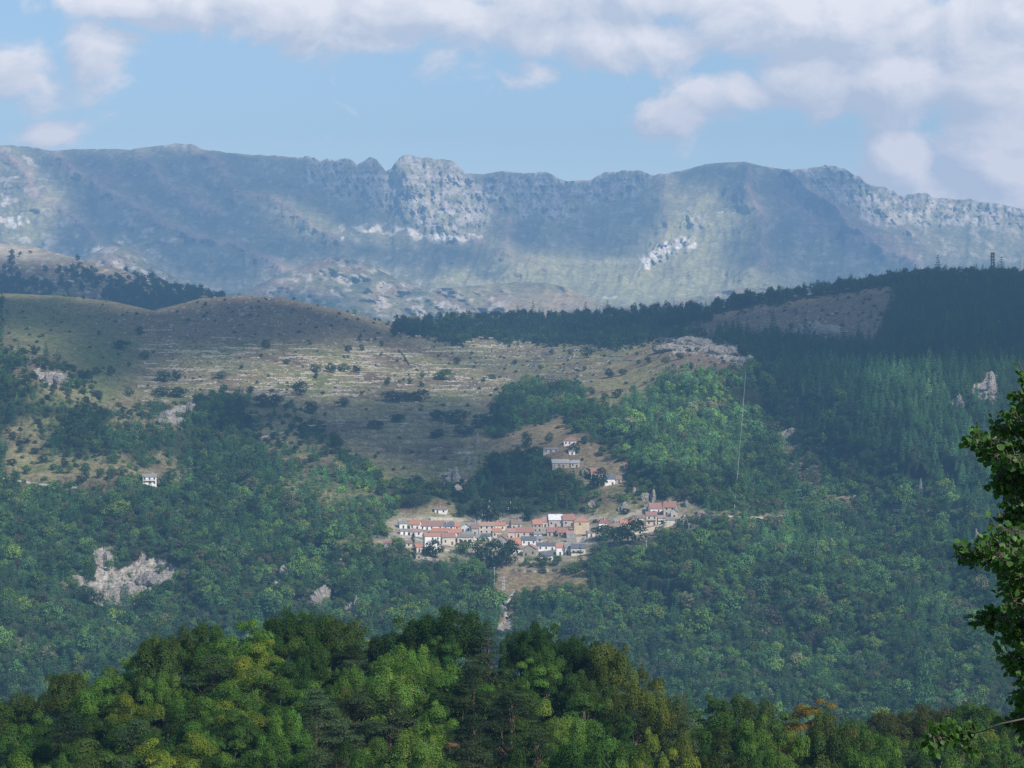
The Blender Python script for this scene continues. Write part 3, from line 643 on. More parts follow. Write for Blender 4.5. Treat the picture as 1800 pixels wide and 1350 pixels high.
for (r, u, vt, D, kind, tint) in fgtrees:
    row = 'on near hill crest,' if D > 252 else ('mid near hill,' if vt < 1270 else 'low on near hill,')
    zone = 'under grey cliff' if u < 350 else ('left of village' if u < 700 else ('below village' if u < 1050 else ('on right shoulder' if u < 1400 else 'at right end')))
    its.append((r, '%s %s %s %s' % (WORD[tint], kw[kind], row, zone), u, 'tree'))
label_set(its, 'trees covering the near hill')

# ------------------------------------------------------------------ forest on the valley side (instanced, stuff)
def small_tree(seed, kind):
    rg = np.random.default_rng(seed); cl = []
    if kind == 'b':
        for i in range(22):
            d = unit(1, rg)[0]; q = rg.uniform(.45, .85); s = rg.uniform(.16, .26)
            cl.append((np.array([d[0] * .5 * q, d[1] * .5 * q, .58 + d[2] * .42 * q]), np.array([s * .9, s * .9, s * .8]), s * s))
        me = foliage('t', cl, 900, .085, rg, INST_LEAF, .8, up=.35, inner=.2, shade_amp=.3)
    else:
        n = 9
        for i in range(n):
            t = (i + .5) / n; wr = .5 * (1 - t) ** .8 + .03
            for k in range(4):
                a = 1.57 * k + i * .8 + rg.random(); cl.append((np.array([math.cos(a) * wr * .5, math.sin(a) * wr * .5, .12 + .86 * t]), np.array([wr * .55, wr * .55, .05 + .03 * (1 - t)]), .02 + wr * wr))
        me = foliage('t', cl, 700, .085, rg, INST_LEAF, .5, up=.5, inner=.5, shade_amp=.25)
    return me
def template_collection(name, kind, seeds):
    c = bpy.data.collections.new(name)
    for i, s in enumerate(seeds):
        o = bpy.data.objects.new('%s_%02d' % (name, i), small_tree(s, kind)); c.objects.link(o)
    return c
TB = template_collection('broadleaf_crown', 'b', range(100, 108)); TC = template_collection('conifer_crown', 'c', range(200, 205))

def scatter_group(name, coll):
    ng = bpy.data.node_groups.new(name, 'GeometryNodeTree')
    ng.interface.new_socket('Geometry', in_out='INPUT', socket_type='NodeSocketGeometry'); ng.interface.new_socket('Geometry', in_out='OUTPUT', socket_type='NodeSocketGeometry')
    ns, ln = ng.nodes, ng.links
    gi = ns.new('NodeGroupInput'); go = ns.new('NodeGroupOutput'); ip = ns.new('GeometryNodeInstanceOnPoints'); ci = ns.new('GeometryNodeCollectionInfo')
    ci.inputs['Collection'].default_value = coll; ci.inputs['Separate Children'].default_value = True; ci.inputs['Reset Children'].default_value = True
    def na(nm, dt):
        n = ns.new('GeometryNodeInputNamedAttribute'); n.data_type = dt; n.inputs['Name'].default_value = nm; return n.outputs['Attribute']
    e2r = ns.new('FunctionNodeEulerToRotation'); ln.new(na('rot', 'FLOAT_VECTOR'), e2r.inputs[0])
    ln.new(gi.outputs[0], ip.inputs['Points']); ln.new(ci.outputs[0], ip.inputs['Instance']); ip.inputs['Pick Instance'].default_value = True
    ln.new(na('idx', 'INT'), ip.inputs['Instance Index']); ln.new(e2r.outputs[0], ip.inputs['Rotation']); ln.new(na('scl', 'FLOAT_VECTOR'), ip.inputs['Scale'])
    ln.new(ip.outputs[0], go.inputs[0])
    return ng
GB = scatter_group('scatter_broadleaf', TB); GC = scatter_group('scatter_conifer', TC)
def scatter(name, pts, scl, rotz, idx, tint, ng):
    n = len(pts); me = bpy.data.meshes.new(name); me.vertices.add(n); me.vertices.foreach_set('co', np.asarray(pts, np.float32).ravel())
    a = me.attributes.new('scl', 'FLOAT_VECTOR', 'POINT'); a.data.foreach_set('vector', np.asarray(scl, np.float32).ravel())
    r = np.zeros((n, 3), np.float32); r[:, 2] = rotz; a = me.attributes.new('rot', 'FLOAT_VECTOR', 'POINT'); a.data.foreach_set('vector', r.ravel())
    a = me.attributes.new('idx', 'INT', 'POINT'); a.data.foreach_set('value', np.asarray(idx, np.int32))
    a = me.attributes.new('tint', 'FLOAT_COLOR', 'POINT'); a.data.foreach_set('color', np.concatenate([tint, np.ones((n, 1))], 1).astype(np.float32).ravel())
    o = link(name, me); md = o.modifiers.new('scatter', 'NODES'); md.node_group = ng
    return tag(o, kind='stuff')

def slope_points(step, y0=1090, y1=3000, seed=5):
    rg = np.random.default_rng(seed)
    X, Y = np.meshgrid(np.arange(-760, 760, step), np.arange(y0, y1, step)); X = X + rg.uniform(-.48, .48, X.shape) * step; Y = Y + rg.uniform(-.48, .48, Y.shape) * step
    u = 900 + F * X / Y; ok = (u > -120) & (u < 1920); X, Y, u = X[ok], Y[ok], u[ok]
    ci = np.round((u - GU[0]) / 2.5).astype(int); v = np.full(X.shape, np.nan); z = v.copy()
    order = np.argsort(ci); cs, st = np.unique(ci[order], return_index=True); st = list(st) + [len(order)]
    for k, c in enumerate(cs):
        i = order[st[k]:st[k + 1]]; dcol = Pg[:, c, 1]
        r = np.interp(Y[i], dcol, np.arange(NVR), left=np.nan, right=np.nan)
        v[i] = np.interp(r, np.arange(NVR), Vg[:, c]); z[i] = np.interp(r, np.arange(NVR), Pg[:, c, 2])
    ok = ~np.isnan(v); return np.stack([X[ok], Y[ok], z[ok]], 1), u[ok], v[ok], rg

HOUSE_UV = []   # filled below: keep trees off the houses
exec_houses = [
 # u0, u1, v_base, v_eave, v_ridge, roof, wall, rot, style, label
 (702,716,929,921,917,'grey','white',.2,'x','small white hut with a pale grey roof at the village left tip'),
 (720,738,931,922,914,'orange','white',-.2,'x','small white house under a faded orange roof beside the left tip hut'),
 (739,778,932,925,916,'red','white',.08,'x','long low house with red roof and white walls in the upper left row'),
 (778,798,932,926,919,'slate','white',.05,'x','white house with slate blue roof right of the long red roof'),
 (799,808,932,930,922,'orange','cream',.1,'x','tiny orange roofed house between slate roof and white gable'),
 (809,828,936,927,920,'grey','white',-.25,'y','white gabled house with grey roof in the upper row'),
 (829,841,941,929,921,'brown','grey',.1,'x','tall grey house with dull brown roof left of the long beige house'),
 (842,869,939,925,918,'tan','beige',.03,'x','long beige house with tan tiled roof and dark windows'),
 (870,888,933,924,918,'orange','cream',.03,'x','cream house with fresh orange roof joined to the tan roof'),
 (866,882,945,935,929,'orange','beige',.05,'x','small beige house with orange roof in front of the cream one'),
 (888,898,930,920,914,'brown','pinkish','.0','x','narrow pinkish house with brown roof above the long red roof'),
 (899,917,930,921,913,'brown','beige',.02,'x','beige house with wide brown roof above the long red roof'),
 (758,787,944,935,928,'orange','cream',-.1,'x','cream house with long bright orange roof behind the tall white house'),
 (789,811,943,937,930,'orange','cream',.12,'x','low cream house with orange roof right of the long bright orange roof'),
 (746,775,970,944,938,'orange','white',.22,'x','tall white three storey house with orange roof on the left edge'),
 (777,801,958,945,937,'red','beige',.2,'x','beige house with red roof right of the tall white house'),
 (804,832,955,945,940,'olive','cream',-.15,'x','cream house with arches and mossy roof right of the beige red roofed house'),
 (834,857,952,946,940,'grey','cream',.1,'x','low cream house with grey slab roof in the village middle'),
 (871,893,963,950,941,'red','grey',-.3,'y','grey gabled barn with red roof behind the big round tree'),
 (897,915,963,957,947,'orange','beige',.15,'x','low house with broad vivid orange roof beside the barn'),
 (893,905,948,936,929,'pink','beige',0.,'x','narrow beige house with pinkish roof left of the long red roof'),
 (906,937,944,936,927,'rust','beige',.03,'x','beige house under the longest rust red roof of the village middle'),
 (917,942,958,950,943,'slate','white',.02,'x','white house with slate roof below the long red roof'),
 (943,954,954,950,945,'grey','grey',.05,'x','small grey lean to beside the slate roofed white house'),
 (918,943,978,965,957,'pink','stone',-.25,'y','grey stone gabled barn with pinkish roof on the lower edge'),
 (676,692,963,956,953,'darkred','grey',.1,'x','lone grey shed with dark red roof left of the village'),
 (713,725,962,956,951,'brown','beige',.25,'x','small beige ruin left of the tall white house'),
 (731,743,970,962,957,'orange','cream',.2,'x','tiny cream hut with orange roof beside the tall white house'),
 (731,742,984,978,973,'grey','stone',.1,'y','small stone hut below the tall white house'),
 (764,785,903,896,890,'brown','white',-.1,'x','white chalet with brown roof standing alone above the village'),
 (851,867,990,984,979,'grey','grey',.1,'x','grey tin shed in the trees at the lower edge'),
 (937,953,936,922,914,'orange','stone',.1,'x','stone house with patchy orange roof left of the white metal roof'),
 (954,964,927,917,909,'pink','beige',.0,'x','narrow beige house with pink roof beside the white metal roof'),
 (965,989,926,914,904,'metal','pinkish',0.,'x','long house with a shining white metal roof'),
 (990,1010,925,914,904,'rust','pinkish',0.,'x','pinkish house with rust patched roof right of the metal roof'),
 (962,978,942,935,927,'red','grey',.1,'x','half ruined grey house with red roof below the metal roof'),
 (981,997,943,936,928,'rust','stone',-.1,'x','half ruined stone house with rusty roof below the metal roof'),
 (1009,1036,939,918,911,'orange','yellow',.1,'hip','big yellowish block with one small window and orange hipped roof'),
 (1053,1070,932,920,911,'darkred','white',.15,'hip','white villa with dark red hipped roof right of the yellowish block'),
 (1071,1080,932,926,922,'red','pinkish',.1,'x','small pink annex beside the white villa'),
 (1091,1115,930,922,914,'orange','white',.02,'x','long house with orange roof above the retaining wall'),
 (1116,1135,930,923,916,'brown','beige',.02,'x','beige house with brown roof joined to the orange one above the wall'),
 (1136,1155,924,907,900,'red','beige',.05,'x','two storey beige house with red roof and balcony above the wall'),
 (1142,1164,903,894,884,'red','white',.2,'x','white house with red roof, left one of the top pair'),
 (1166,1188,906,892,881,'rust','beige',-.2,'x','beige house with rusty red roof, right one of the top pair'),
 (1179,1191,911,900,894,'grey','beige',-.2,'y','beige gabled house just below the rusty roof'),
 (1199,1212,921,910,902,'darkred','white',-.2,'y','white gabled house with dark red roof at the right end of the wall'),
 (1228,1240,910,906,902,'pink','beige',.1,'x','little house with faded pink roof beyond the right end of the village'),
 (944,976,968,960,954,'slate','white',.02,'x','long white house with slate roof in the bottom row'),
 (950,972,987,977,970,'slate','white',.1,'x','white house with slate roof and balcony, lowest of the village'),
 (978,992,976,963,957,'orange','white',.05,'x','narrow white house with orange roof in the bottom row'),
 (993,1003,975,963,957,'grey','beige',.05,'x','narrow beige house with grey roof in the bottom row'),
 (1004,1029,976,964,956,'slate','cream',-.05,'x','cream house with slate roof and balcony at the right of the bottom row'),
 (991,1012,783,775,768,'rust','white',-.15,'hip','white house with rusty roof, highest above the village'),
 (955,982,796,790,787,'grey','grey',.05,'x','long grey stone hut below the highest white house'),
 (971,1001,822,814,807,'pale','stone',.1,'x','stone house with pale slab roof in the upper hamlet'),
 (1003,1018,822,814,809,'pale','beige',-.1,'x','small beige house with pale flat roof in the upper hamlet'),
 (1023,1037,838,829,821,'brown','beige',.1,'y','beige gabled house with brown roof in the upper hamlet'),
 (1039,1061,840,831,823,'rust','beige',.0,'x','beige house with rust brown roof in the upper hamlet'),
 (1062,1082,853,842,833,'slate','white',.1,'x','white house with slate blue roof in the upper hamlet'),
 (1083,1093,850,843,836,'brown','pinkish',.1,'x','pinkish house with brown roof at the end of the upper hamlet'),
 (1097,1104,824,820,816,'orange','beige',.0,'x','tiny hut with orange roof on the bare knoll'),
 (704,717,941,934,930,'grey','white',.1,'x','low white house with grey roof just below the left tip hut'),
 (721,741,943,935,930,'pink','white',-.1,'x','white house with faded pink roof between the left tip and the tall house'),
 (812,830,948,940,935,'grey','white',.1,'x','white house with grey roof behind the mossy roofed one'),
 (846,862,952,943,938,'slate','white',-.1,'x','white house with slate roof below the long beige house'),
 (876,890,952,944,940,'brown','cream',.1,'x','cream cottage with brown roof above the barn'),
 (939,952,946,939,934,'grey','cream',.1,'x','cream cottage with grey roof beside the longest red roof'),
 (996,1008,946,938,933,'pink','white',0.,'x','small white cottage with pink roof left of the yellowish block'),
 (902,916,974,966,961,'brown','white',.1,'x','white cottage with brown roof between the trees of the lower edge'),
 (1033,1046,944,937,933,'grey','cream',.2,'x','cream cottage with grey roof right of the yellowish block'),
 (1118,1131,919,911,906,'brown','cream',.1,'x','cream cottage with brown roof above the orange and brown pair'),
 (1157,1170,920,911,906,'pink','white',.1,'x','white cottage with pink roof right of the balcony house'),
 (1172,1186,922,914,909,'grey','cream',-.1,'x','cream cottage with grey roof near the right end of the wall'),
 (1000,1011,800,793,789,'grey','white',.1,'x','small white cottage just below the highest house'),
 (1043,1056,851,844,839,'pale','cream',.1,'x','cream cottage with pale roof below the rust roofed hamlet house'),
 (251,275,853,839,833,'grey','white',.15,'x','lone white two storey house on the scrubby slope at far left'),
]
# trees of the valley side that stand out and are things of their own: (u, v_base, w, h, colour)
LONE = [(245,590,16,16,'dk'),(467,613,16,16,'dk'),(174,590,9,9,'dk'),(212,615,32,18,'dk'),(254,633,18,16,'gr'),(226,645,8,8,'dk'),(287,672,34,20,'gr'),(310,670,18,18,'dk'),(283,697,34,18,'dk'),(312,699,34,18,'dk'),(195,662,14,18,'dk'),(170,660,16,14,'dk'),
 (227,697,16,16,'gr'),(388,666,20,14,'gr'),(373,695,14,12,'gr'),(441,692,18,14,'gr'),(425,648,10,8,'gr'),(527,694,30,24,'dk'),(547,727,26,22,'dk'),(612,618,14,14,'dk'),(636,617,10,12,'dk'),(633,602,10,14,'dk'),(671,610,9,12,'gr'),(504,640,12,10,'gr'),
 (554,655,22,16,'gr'),(580,655,22,16,'gr'),(605,653,22,14,'gr'),(627,655,16,14,'dk'),(555,664,10,10,'dk'),(780,668,38,18,'br'),(742,666,9,14,'gr'),(682,678,16,14,'gr'),(720,674,9,12,'gr'),(740,680,14,10,'gr'),(865,665,16,9,'gr'),(850,672,10,10,'gr'),(803,640,14,12,'dk'),
 (690,708,36,20,'dk'),(712,708,30,20,'dk'),(738,706,40,20,'dk'),(602,716,24,16,'dk'),(460,718,30,26,'dk'),(483,716,28,22,'dk'),(660,755,30,18,'dk'),(700,742,30,16,'dk'),(770,740,36,20,'dk'),(802,745,44,24,'dk'),(845,752,36,24,'dk'),(770,768,34,16,'dk'),(815,768,36,20,'dk'),
 (905,640,9,9,'dk'),(1032,628,28,18,'dk'),(1002,625,10,12,'gr'),(970,622,10,10,'gr'),(1028,650,8,8,'gr'),(950,650,10,8,'gr'),(926,789,20,28,'dk'),(965,780,14,18,'gr'),(1028,783,14,18,'gr'),(1058,803,18,18,'gr'),(1008,800,22,20,'dk'),(1054,860,40,34,'dk'),(1034,842,14,18,'gr'),
 (872,1004,46,52,'dk'),(895,998,34,44,'dk'),(845,987,40,40,'gr'),(815,975,34,24,'br'),(1112,960,60,42,'dk'),(1062,952,44,30,'gr'),(1084,956,30,28,'gr'),(765,982,40,30,'dk'),(726,958,8,20,'dk'),(728,985,9,22,'dk'),(745,983,8,20,'dk'),(1020,1000,16,40,'cn'),(955,998,26,22,'gr'),
 (1010,1010,30,20,'br'),(1045,975,16,16,'gr'),(955,1010,14,14,'gr'),(740,890,10,26,'cn'),(722,895,26,22,'dk'),(862,918,44,34,'dk'),(838,908,30,28,'dk'),(930,917,30,26,'dk'),(905,905,34,30,'gr'),(808,910,24,20,'dk'),(1210,930,30,22,'gr'),(1150,912,18,12,'gr'),(1100,905,16,12,'gr'),(1180,590,8,14,'cn'),(1250,598,14,24,'cn'),(1276,580,12,20,'cn'),(1528,600,12,22,'cn'),(1531,560,10,16,'cn'),(1546,592,11,20,'cn'),(1438,583,12,16,'dk'),(1391,580,10,12,'dk'),(1165,592,12,20,'cn'),
 (75,815,20,18,'gr'),(112,822,18,16,'dk'),(150,830,20,16,'gr'),(176,842,18,20,'gr'),(45,835,16,16,'gr'),(20,820,18,14,'dk'),(215,838,18,18,'gr'),(300,845,26,22,'gr'),(145,850,24,20,'dk'),(60,800,18,14,'dk'),(295,806,20,16,'gr'),(330,800,24,20,'gr'),
 (1225,618,12,8,'gr'),(1196,632,16,12,'dk'),(1170,640,16,12,'gr'),(1212,652,18,14,'dk'),(1140,640,14,12,'dk'),(1095,660,16,12,'gr'),(1070,665,20,16,'dk'),(1085,700,20,16,'dk'),(1040,695,14,14,'dk'),(1062,706,16,14,'gr')]
keep = []
for h in exec_houses: keep.append(((h[0] + h[1]) / 2, h[4] - 2, h[2] + 9, (h[1] - h[0]) / 2 + 4))
for l in LONE: keep.append((l[0], l[1] - l[3], l[1] + 3, l[2] * .6 + 2))
def blocked(u, v):
    b = np.zeros(u.shape, bool)
    for (c, v0, v1, hw) in keep: b |= (np.abs(u - c) < hw) & (v > v0 - 2) & (v < v1 + 6)
    return b
pts, u, v, rg = slope_points(5.0)
den = DEN(u, v); bl = blocked(u, v)
edge = rg.random(len(u)) < sstep(.05, .95, den) * 1.05
ok = edge & ~bl & (v < 1345); pts, u, v = pts[ok], u[ok], v[ok]
pc = CONIF(u, v); mixn = fbm(u / 120, v / 90, 4, 91); isc = rg.random(len(u)) < np.clip(pc * .92 + .16 + .45 * sstep(-.1, .3, mixn) * (1 - pc), 0, 1)
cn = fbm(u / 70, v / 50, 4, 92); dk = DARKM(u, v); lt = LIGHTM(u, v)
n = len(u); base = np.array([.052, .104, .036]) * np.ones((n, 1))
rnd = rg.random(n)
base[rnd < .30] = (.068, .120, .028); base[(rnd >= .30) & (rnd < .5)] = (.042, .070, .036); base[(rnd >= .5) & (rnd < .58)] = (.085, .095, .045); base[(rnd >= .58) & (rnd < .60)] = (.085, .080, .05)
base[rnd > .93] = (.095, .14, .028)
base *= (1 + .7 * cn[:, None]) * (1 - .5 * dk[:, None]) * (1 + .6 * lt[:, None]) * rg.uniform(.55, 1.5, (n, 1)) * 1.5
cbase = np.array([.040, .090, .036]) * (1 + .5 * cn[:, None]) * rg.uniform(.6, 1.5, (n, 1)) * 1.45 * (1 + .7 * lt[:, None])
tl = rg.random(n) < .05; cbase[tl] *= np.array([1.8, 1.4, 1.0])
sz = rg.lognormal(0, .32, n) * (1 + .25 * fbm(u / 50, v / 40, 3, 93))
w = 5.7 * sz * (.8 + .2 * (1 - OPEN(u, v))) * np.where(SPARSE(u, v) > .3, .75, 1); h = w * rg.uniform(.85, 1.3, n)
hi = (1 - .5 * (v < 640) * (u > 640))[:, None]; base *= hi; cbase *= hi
sel = ~isc
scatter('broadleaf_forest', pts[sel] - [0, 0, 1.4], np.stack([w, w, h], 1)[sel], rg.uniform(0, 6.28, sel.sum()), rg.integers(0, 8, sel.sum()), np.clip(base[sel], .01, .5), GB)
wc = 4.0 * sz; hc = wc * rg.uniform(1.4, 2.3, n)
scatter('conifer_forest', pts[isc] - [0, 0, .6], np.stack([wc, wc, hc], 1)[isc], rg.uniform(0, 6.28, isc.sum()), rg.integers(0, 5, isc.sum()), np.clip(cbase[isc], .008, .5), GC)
print('forest trees', len(u))
# skyline pines along the saddle and the right shoulder
us = rg.uniform(690, 1920, 900); vs = skyM(us) + rg.uniform(0, 26, 900) * (1 - .5 * (us > 1250)); okk = ~((us > 1290) & (us < 1545) & (vs > skyM(us) + 9)) 
us, vs = us[okk], vs[okk]; ps = at_uv(us, np.maximum(vs, skyM(us) + .5)); ns_ = len(us)
ww = rg.uniform(5, 9, ns_); hh = rg.uniform(9, 15, ns_) * np.where(us < 1000, .9, 1) * np.where(us > 1500, .8, 1)
scatter('saddle_pines', ps - [0, 0, .5], np.stack([ww, ww, hh], 1), rg.uniform(0, 6.28, ns_), rg.integers(0, 8, ns_), np.array([.026, .046, .027]) * rg.uniform(.7, 1.4, (ns_, 1)), GB)
# pines on the back-left ridge
def at0(u, v):
    c = np.clip((u - U0_[0]) / 3, 0, len(U0_) - 1.001).astype(int); tp = T0_[c]; r = np.clip((v - 640) / (tp - 640), 0, 1) * (len(Q0) - 1.001); ri = r.astype(int); rf = (r - ri)[:, None]
    return Q0[ri, c] * (1 - rf) + Q0[ri + 1, c] * rf
m0 = Mask([[(-200,440),(0,455),(60,470),(200,492),(330,505),(380,520),(420,535),(420,560),(-200,560)]], 3, 8, 30); d0 = Mask([[(200,500),(300,500),(380,520),(400,560),(180,560)],[(-200,480),(60,500),(120,530),(-200,530)],[(100,478),(230,490),(200,500),(90,490)]], 6, 8, 30)
us = rg.uniform(-120, 460, 2600); vs = rg.uniform(435, 552, 2600); q = np.clip(.10 * m0(us, vs) + .75 * d0(us, vs), 0, 1) + .02
ok = (rg.random(2600) < q) & (vs > np.interp(us, [a_[0] for a_ in SKY_0], [a_[1] for a_ in SKY_0]) + 1); us, vs = us[ok], vs[ok]; ps = at0(us, vs); ns_ = len(us)
ww = rg.uniform(6, 11, ns_); hh = ww * rg.uniform(1.0, 1.6, ns_)
scatter('ridge_pines', ps - [0, 0, .5], np.stack([ww, ww, hh], 1), rg.uniform(0, 6.28, ns_), rg.integers(0, 8, ns_), np.array([.030, .050, .026]) * rg.uniform(.6, 1.4, (ns_, 1)), GB)
# low scrub dotted over the open ground
pts, u, v, rg = slope_points(9.0, 1500, 2900, 17)
ok = (OPEN(u, v) > .5) & (rg.random(len(u)) < np.where(VILLAGE(u, v) > .6, .22, np.where(OPEN(u, v) > .9, .06, .35)) * (1 + 1.2 * (u > 980)) + .12 * sstep(.1, .4, fbm(u / 30, v / 14, 3, 95))) & ~blocked(u, v); pts, u = pts[ok], u[ok]
ns_ = len(u); ww = rg.uniform(1.6, 4.6, ns_)
scatter('scrub', pts - np.stack([0*ww, 0*ww, ww*.22],1), np.stack([ww, ww, ww * .9], 1), rg.uniform(0, 6.28, ns_), rg.integers(0, 8, ns_), np.array([.05, .075, .030]) * rg.uniform(.6, 1.5, (ns_, 1)), GB)

ux = rf.uniform(-75, 75, 4200); uy = np.concatenate([rf.uniform(150, 300, 3200), rf.uniform(255, 272, 1000)]); uz = zfg(ux, uy); ok = np.ones(4200, bool)
for cu, cd, cr in CLEAR: ok &= (ux - (cu - 900) / F * cd) ** 2 + (uy - cd) ** 2 > cr * cr
ux, uy, uz = ux[ok], uy[ok], uz[ok]; ww = rf.uniform(1.2, 3.4, len(ux)) * (1 + .9 * (uy > 254))
scatter('undergrowth', np.stack([ux, uy, uz - .2 * ww], 1), np.stack([ww, ww, ww], 1), rf.uniform(0, 6.28, len(ux)), rf.integers(0, 8, len(ux)), np.array([.045, .075, .022]) * rf.uniform(.5, 1.6, (len(ux), 1)), GB)
# lone trees and bushes
LC = {'dk': ((.034, .060, .026), 'dark green'), 'gr': ((.055, .095, .030), 'green'), 'br': ((.085, .150, .030), 'bright green'), 'cn': ((.026, .050, .028), 'dark')}
SM_B = [small_tree(s, 'b') for s in range(300, 306)]; SM_C = [small_tree(s, 'c') for s in range(310, 313)]
OBJ_LEAF = leaf_mat('lone_leaves', transl=.25)
for m_ in SM_B + SM_C: m_.materials[0] = OBJ_LEAF
stick = MB(); stick.tube([(0, 0, -.12), (.01, 0, .2), (0, .01, .6)], [.04, .03, .015], 6); STICK = stick.mesh('trunk', BARK)
its = []
for (u, v, w, h, c) in LONE:
    p = at_uv(np.array(float(u)), np.array(float(v))); D = p[1]; W = w / F * D * 1.1; H = h / F * D * 1.08
    big = h > 12
    o = empty('conifer_tree' if c == 'cn' else ('tree' if big else 'bush'), (p[0], p[1] + W * .2, p[2] - (.06 if c == 'cn' else .17) * H), random.uniform(0, 6.28), (W, W, H * (1.06 if c == 'cn' else 1.16)))
    link('trunk', STICK, o); k = link('crown', random.choice(SM_C if c == 'cn' else SM_B), o)
    j = random.uniform(.85, 1.2); k.color = (*[x * j for x in LC[c][0]], 1)
    if v > 880 or (900 < u < 1110 and 760 < v < 870): place = 'beside village houses' if v < 945 and v > 880 else ('at lower village edge' if v >= 945 else 'around upper hamlet')
    elif v < 606 and u > 1150: place = 'on bare brown right shoulder'
    elif u < 350 and v > 780: place = 'near lone white house'
    elif u > 1035 and v < 720: place = 'by pale rocky knob'
    elif u > 880: place = 'on pasture left of rocky knob'
    elif v > 700: place = 'on the shaded lower terraces'
    elif v > 640: place = 'on the sunlit terraces'
    else: place = 'on the slope of the rounded hill'
    size = 'large' if h > 28 else ('small' if h < 13 else 'midsize')
    its.append((o, '%s %s %s %s' % (size, LC[c][1], 'pointed conifer' if c == 'cn' else ('round tree' if big else 'bush'), place), u, 'tree' if big or c == 'cn' else 'bush'))
label_set(its, 'single trees and bushes on the open slopes')

# ------------------------------------------------------------------ rocks
def rock_mesh(seed, n=5, tall=1.0, spread=.5):
    rg = np.random.default_rng(seed)
    import bmesh
    V = []; Fs = []
    for i in range(n):
        bm = bmesh.new(); bmesh.ops.create_icosphere(bm, subdivisions=4, radius=1)
        co = np.array([q.co[:] for q in bm.verts]); fc = [[q.index for q in f.verts] for f in bm.faces]; bm.free()
        pl = unit(9, rg); dist = rg.uniform(.45, .85, 9)
        for a_, d_ in zip(pl, dist):
            k = co @ a_; over = np.clip(k - d_, 0, None); co = co - over[:, None] * a_ * .95
        co += .30 * fbm(co[:, 0] * 2.5 + i, co[:, 2] * 3.5 + co[:, 1] * 2, 5, seed % 50, True, .6)[:, None] * co
        s = rg.uniform(.35, .7); sc = np.array([s * .7, s * .6, s * tall * rg.uniform(.7, 1.3)])
        off = np.array([rg.uniform(-spread, spread), rg.uniform(-.2, .3), 0]); off[2] = sc[2] * .35
        Fs += [[q + len(V) for q in f] for f in fc]; V += list(co * sc + off)
    return mesh_np('rock', np.array(V), np.array(Fs), ROCK)
ROCKS = [(178,992,26,28,.8,'tall grey crag on the upper left of the big cliff'),(215,1056,58,26,.5,'lower lump of the big grey cliff'),(268,1030,60,34,.5,'broad grey face of the big cliff in the wood'),(302,1022,40,20,.6,'right shoulder of the big grey cliff'),(148,1032,34,20,.7,'small grey crag left of the big cliff'),
 (500,1018,22,18,1,'small pale crag in the wood right of the big cliff'),(562,1066,36,26,1,'pale crag just above the near hill trees'),(620,1085,22,34,1.1,'narrow pale crag right of the pale crag above the near hill'),(870,1078,28,15,.8,'grey crag below the brown field'),
 (802,850,22,30,1.4,'cluster of pale pinnacles left of the wood above the village'),(822,815,14,20,1.8,'small pale pinnacle above the pinnacle cluster'),(838,782,8,16,1.8,'thin pale pinnacle at the edge of the terraces'),(808,866,20,12,1,'low pale rock under the pinnacle cluster'),
 (1215,606,50,16,.6,'pale rock cap on the knob above the wood'),(1180,616,60,12,.5,'low pale rocks left of the rock cap'),(1270,622,40,14,.6,'pale rocks right of the rock cap'),(1306,638,30,12,.6,'pale rocks where the cable starts'),
 (332,730,16,34,1.6,'upright pale rock among bushes above the shaded wood'),(302,745,40,18,.7,'pale rock slabs left of the upright rock'),(100,675,40,18,.7,'white rock in the dark wood at far left'),
 (1112,865,11,11,1.,'grey boulder right of the upper hamlet'),(1132,880,16,16,1.,'large rounded boulder above the top pair of houses'),(1148,884,12,20,1.5,'slanting rock slab beside the large boulder'),(1092,898,22,14,.7,'grey rock above the orange roofed row'),(1040,892,13,9,.8,'pale rock left of the villa'),
 (1620,872,10,24,1.7,'upright white rock on the right slope'),(1745,690,26,40,1.2,'grey crag high on the right slope'),(1690,718,18,24,1.2,'brownish crag on the right slope'),(1745,815,30,60,1.2,'grey crag behind the near branch'),(1718,945,10,14,1.2,'small white rock beside the near branch'),
 (1380,772,40,18,.6,'pale scree rocks in the middle of the right wood'),(1440,588,70,24,.5,'pale rocks scattered on the bare brown shoulder'),(1210,888,12,8,.7,'small white rock left of the cable end'),(1505,880,12,10,.8,'small white rock on the right road bank'),(860,900,10,20,1.,'pale bank in the trees above the village')]
for i, (u, v, w, h, t, lab) in enumerate(ROCKS):
    p = at_uv(np.array(float(u)), np.array(float(v))); D = p[1]; W = w / F * D; H = h / F * D
    me = rock_mesh(500 + i, 4 if h > w * 1.3 else 7, 1.2, .15 if h > w * 1.3 else .5)
    o = link('rock_outcrop', me); o.location = (p[0], p[1] + H * .25, p[2] - H * .15); o.scale = (W * .85, W * .7 + 2, H * 1.05); o.rotation_euler = (0, 0, random.uniform(-.3, .3))
    tag(o, lab, 'rock', 'rock outcrops on the valley side')
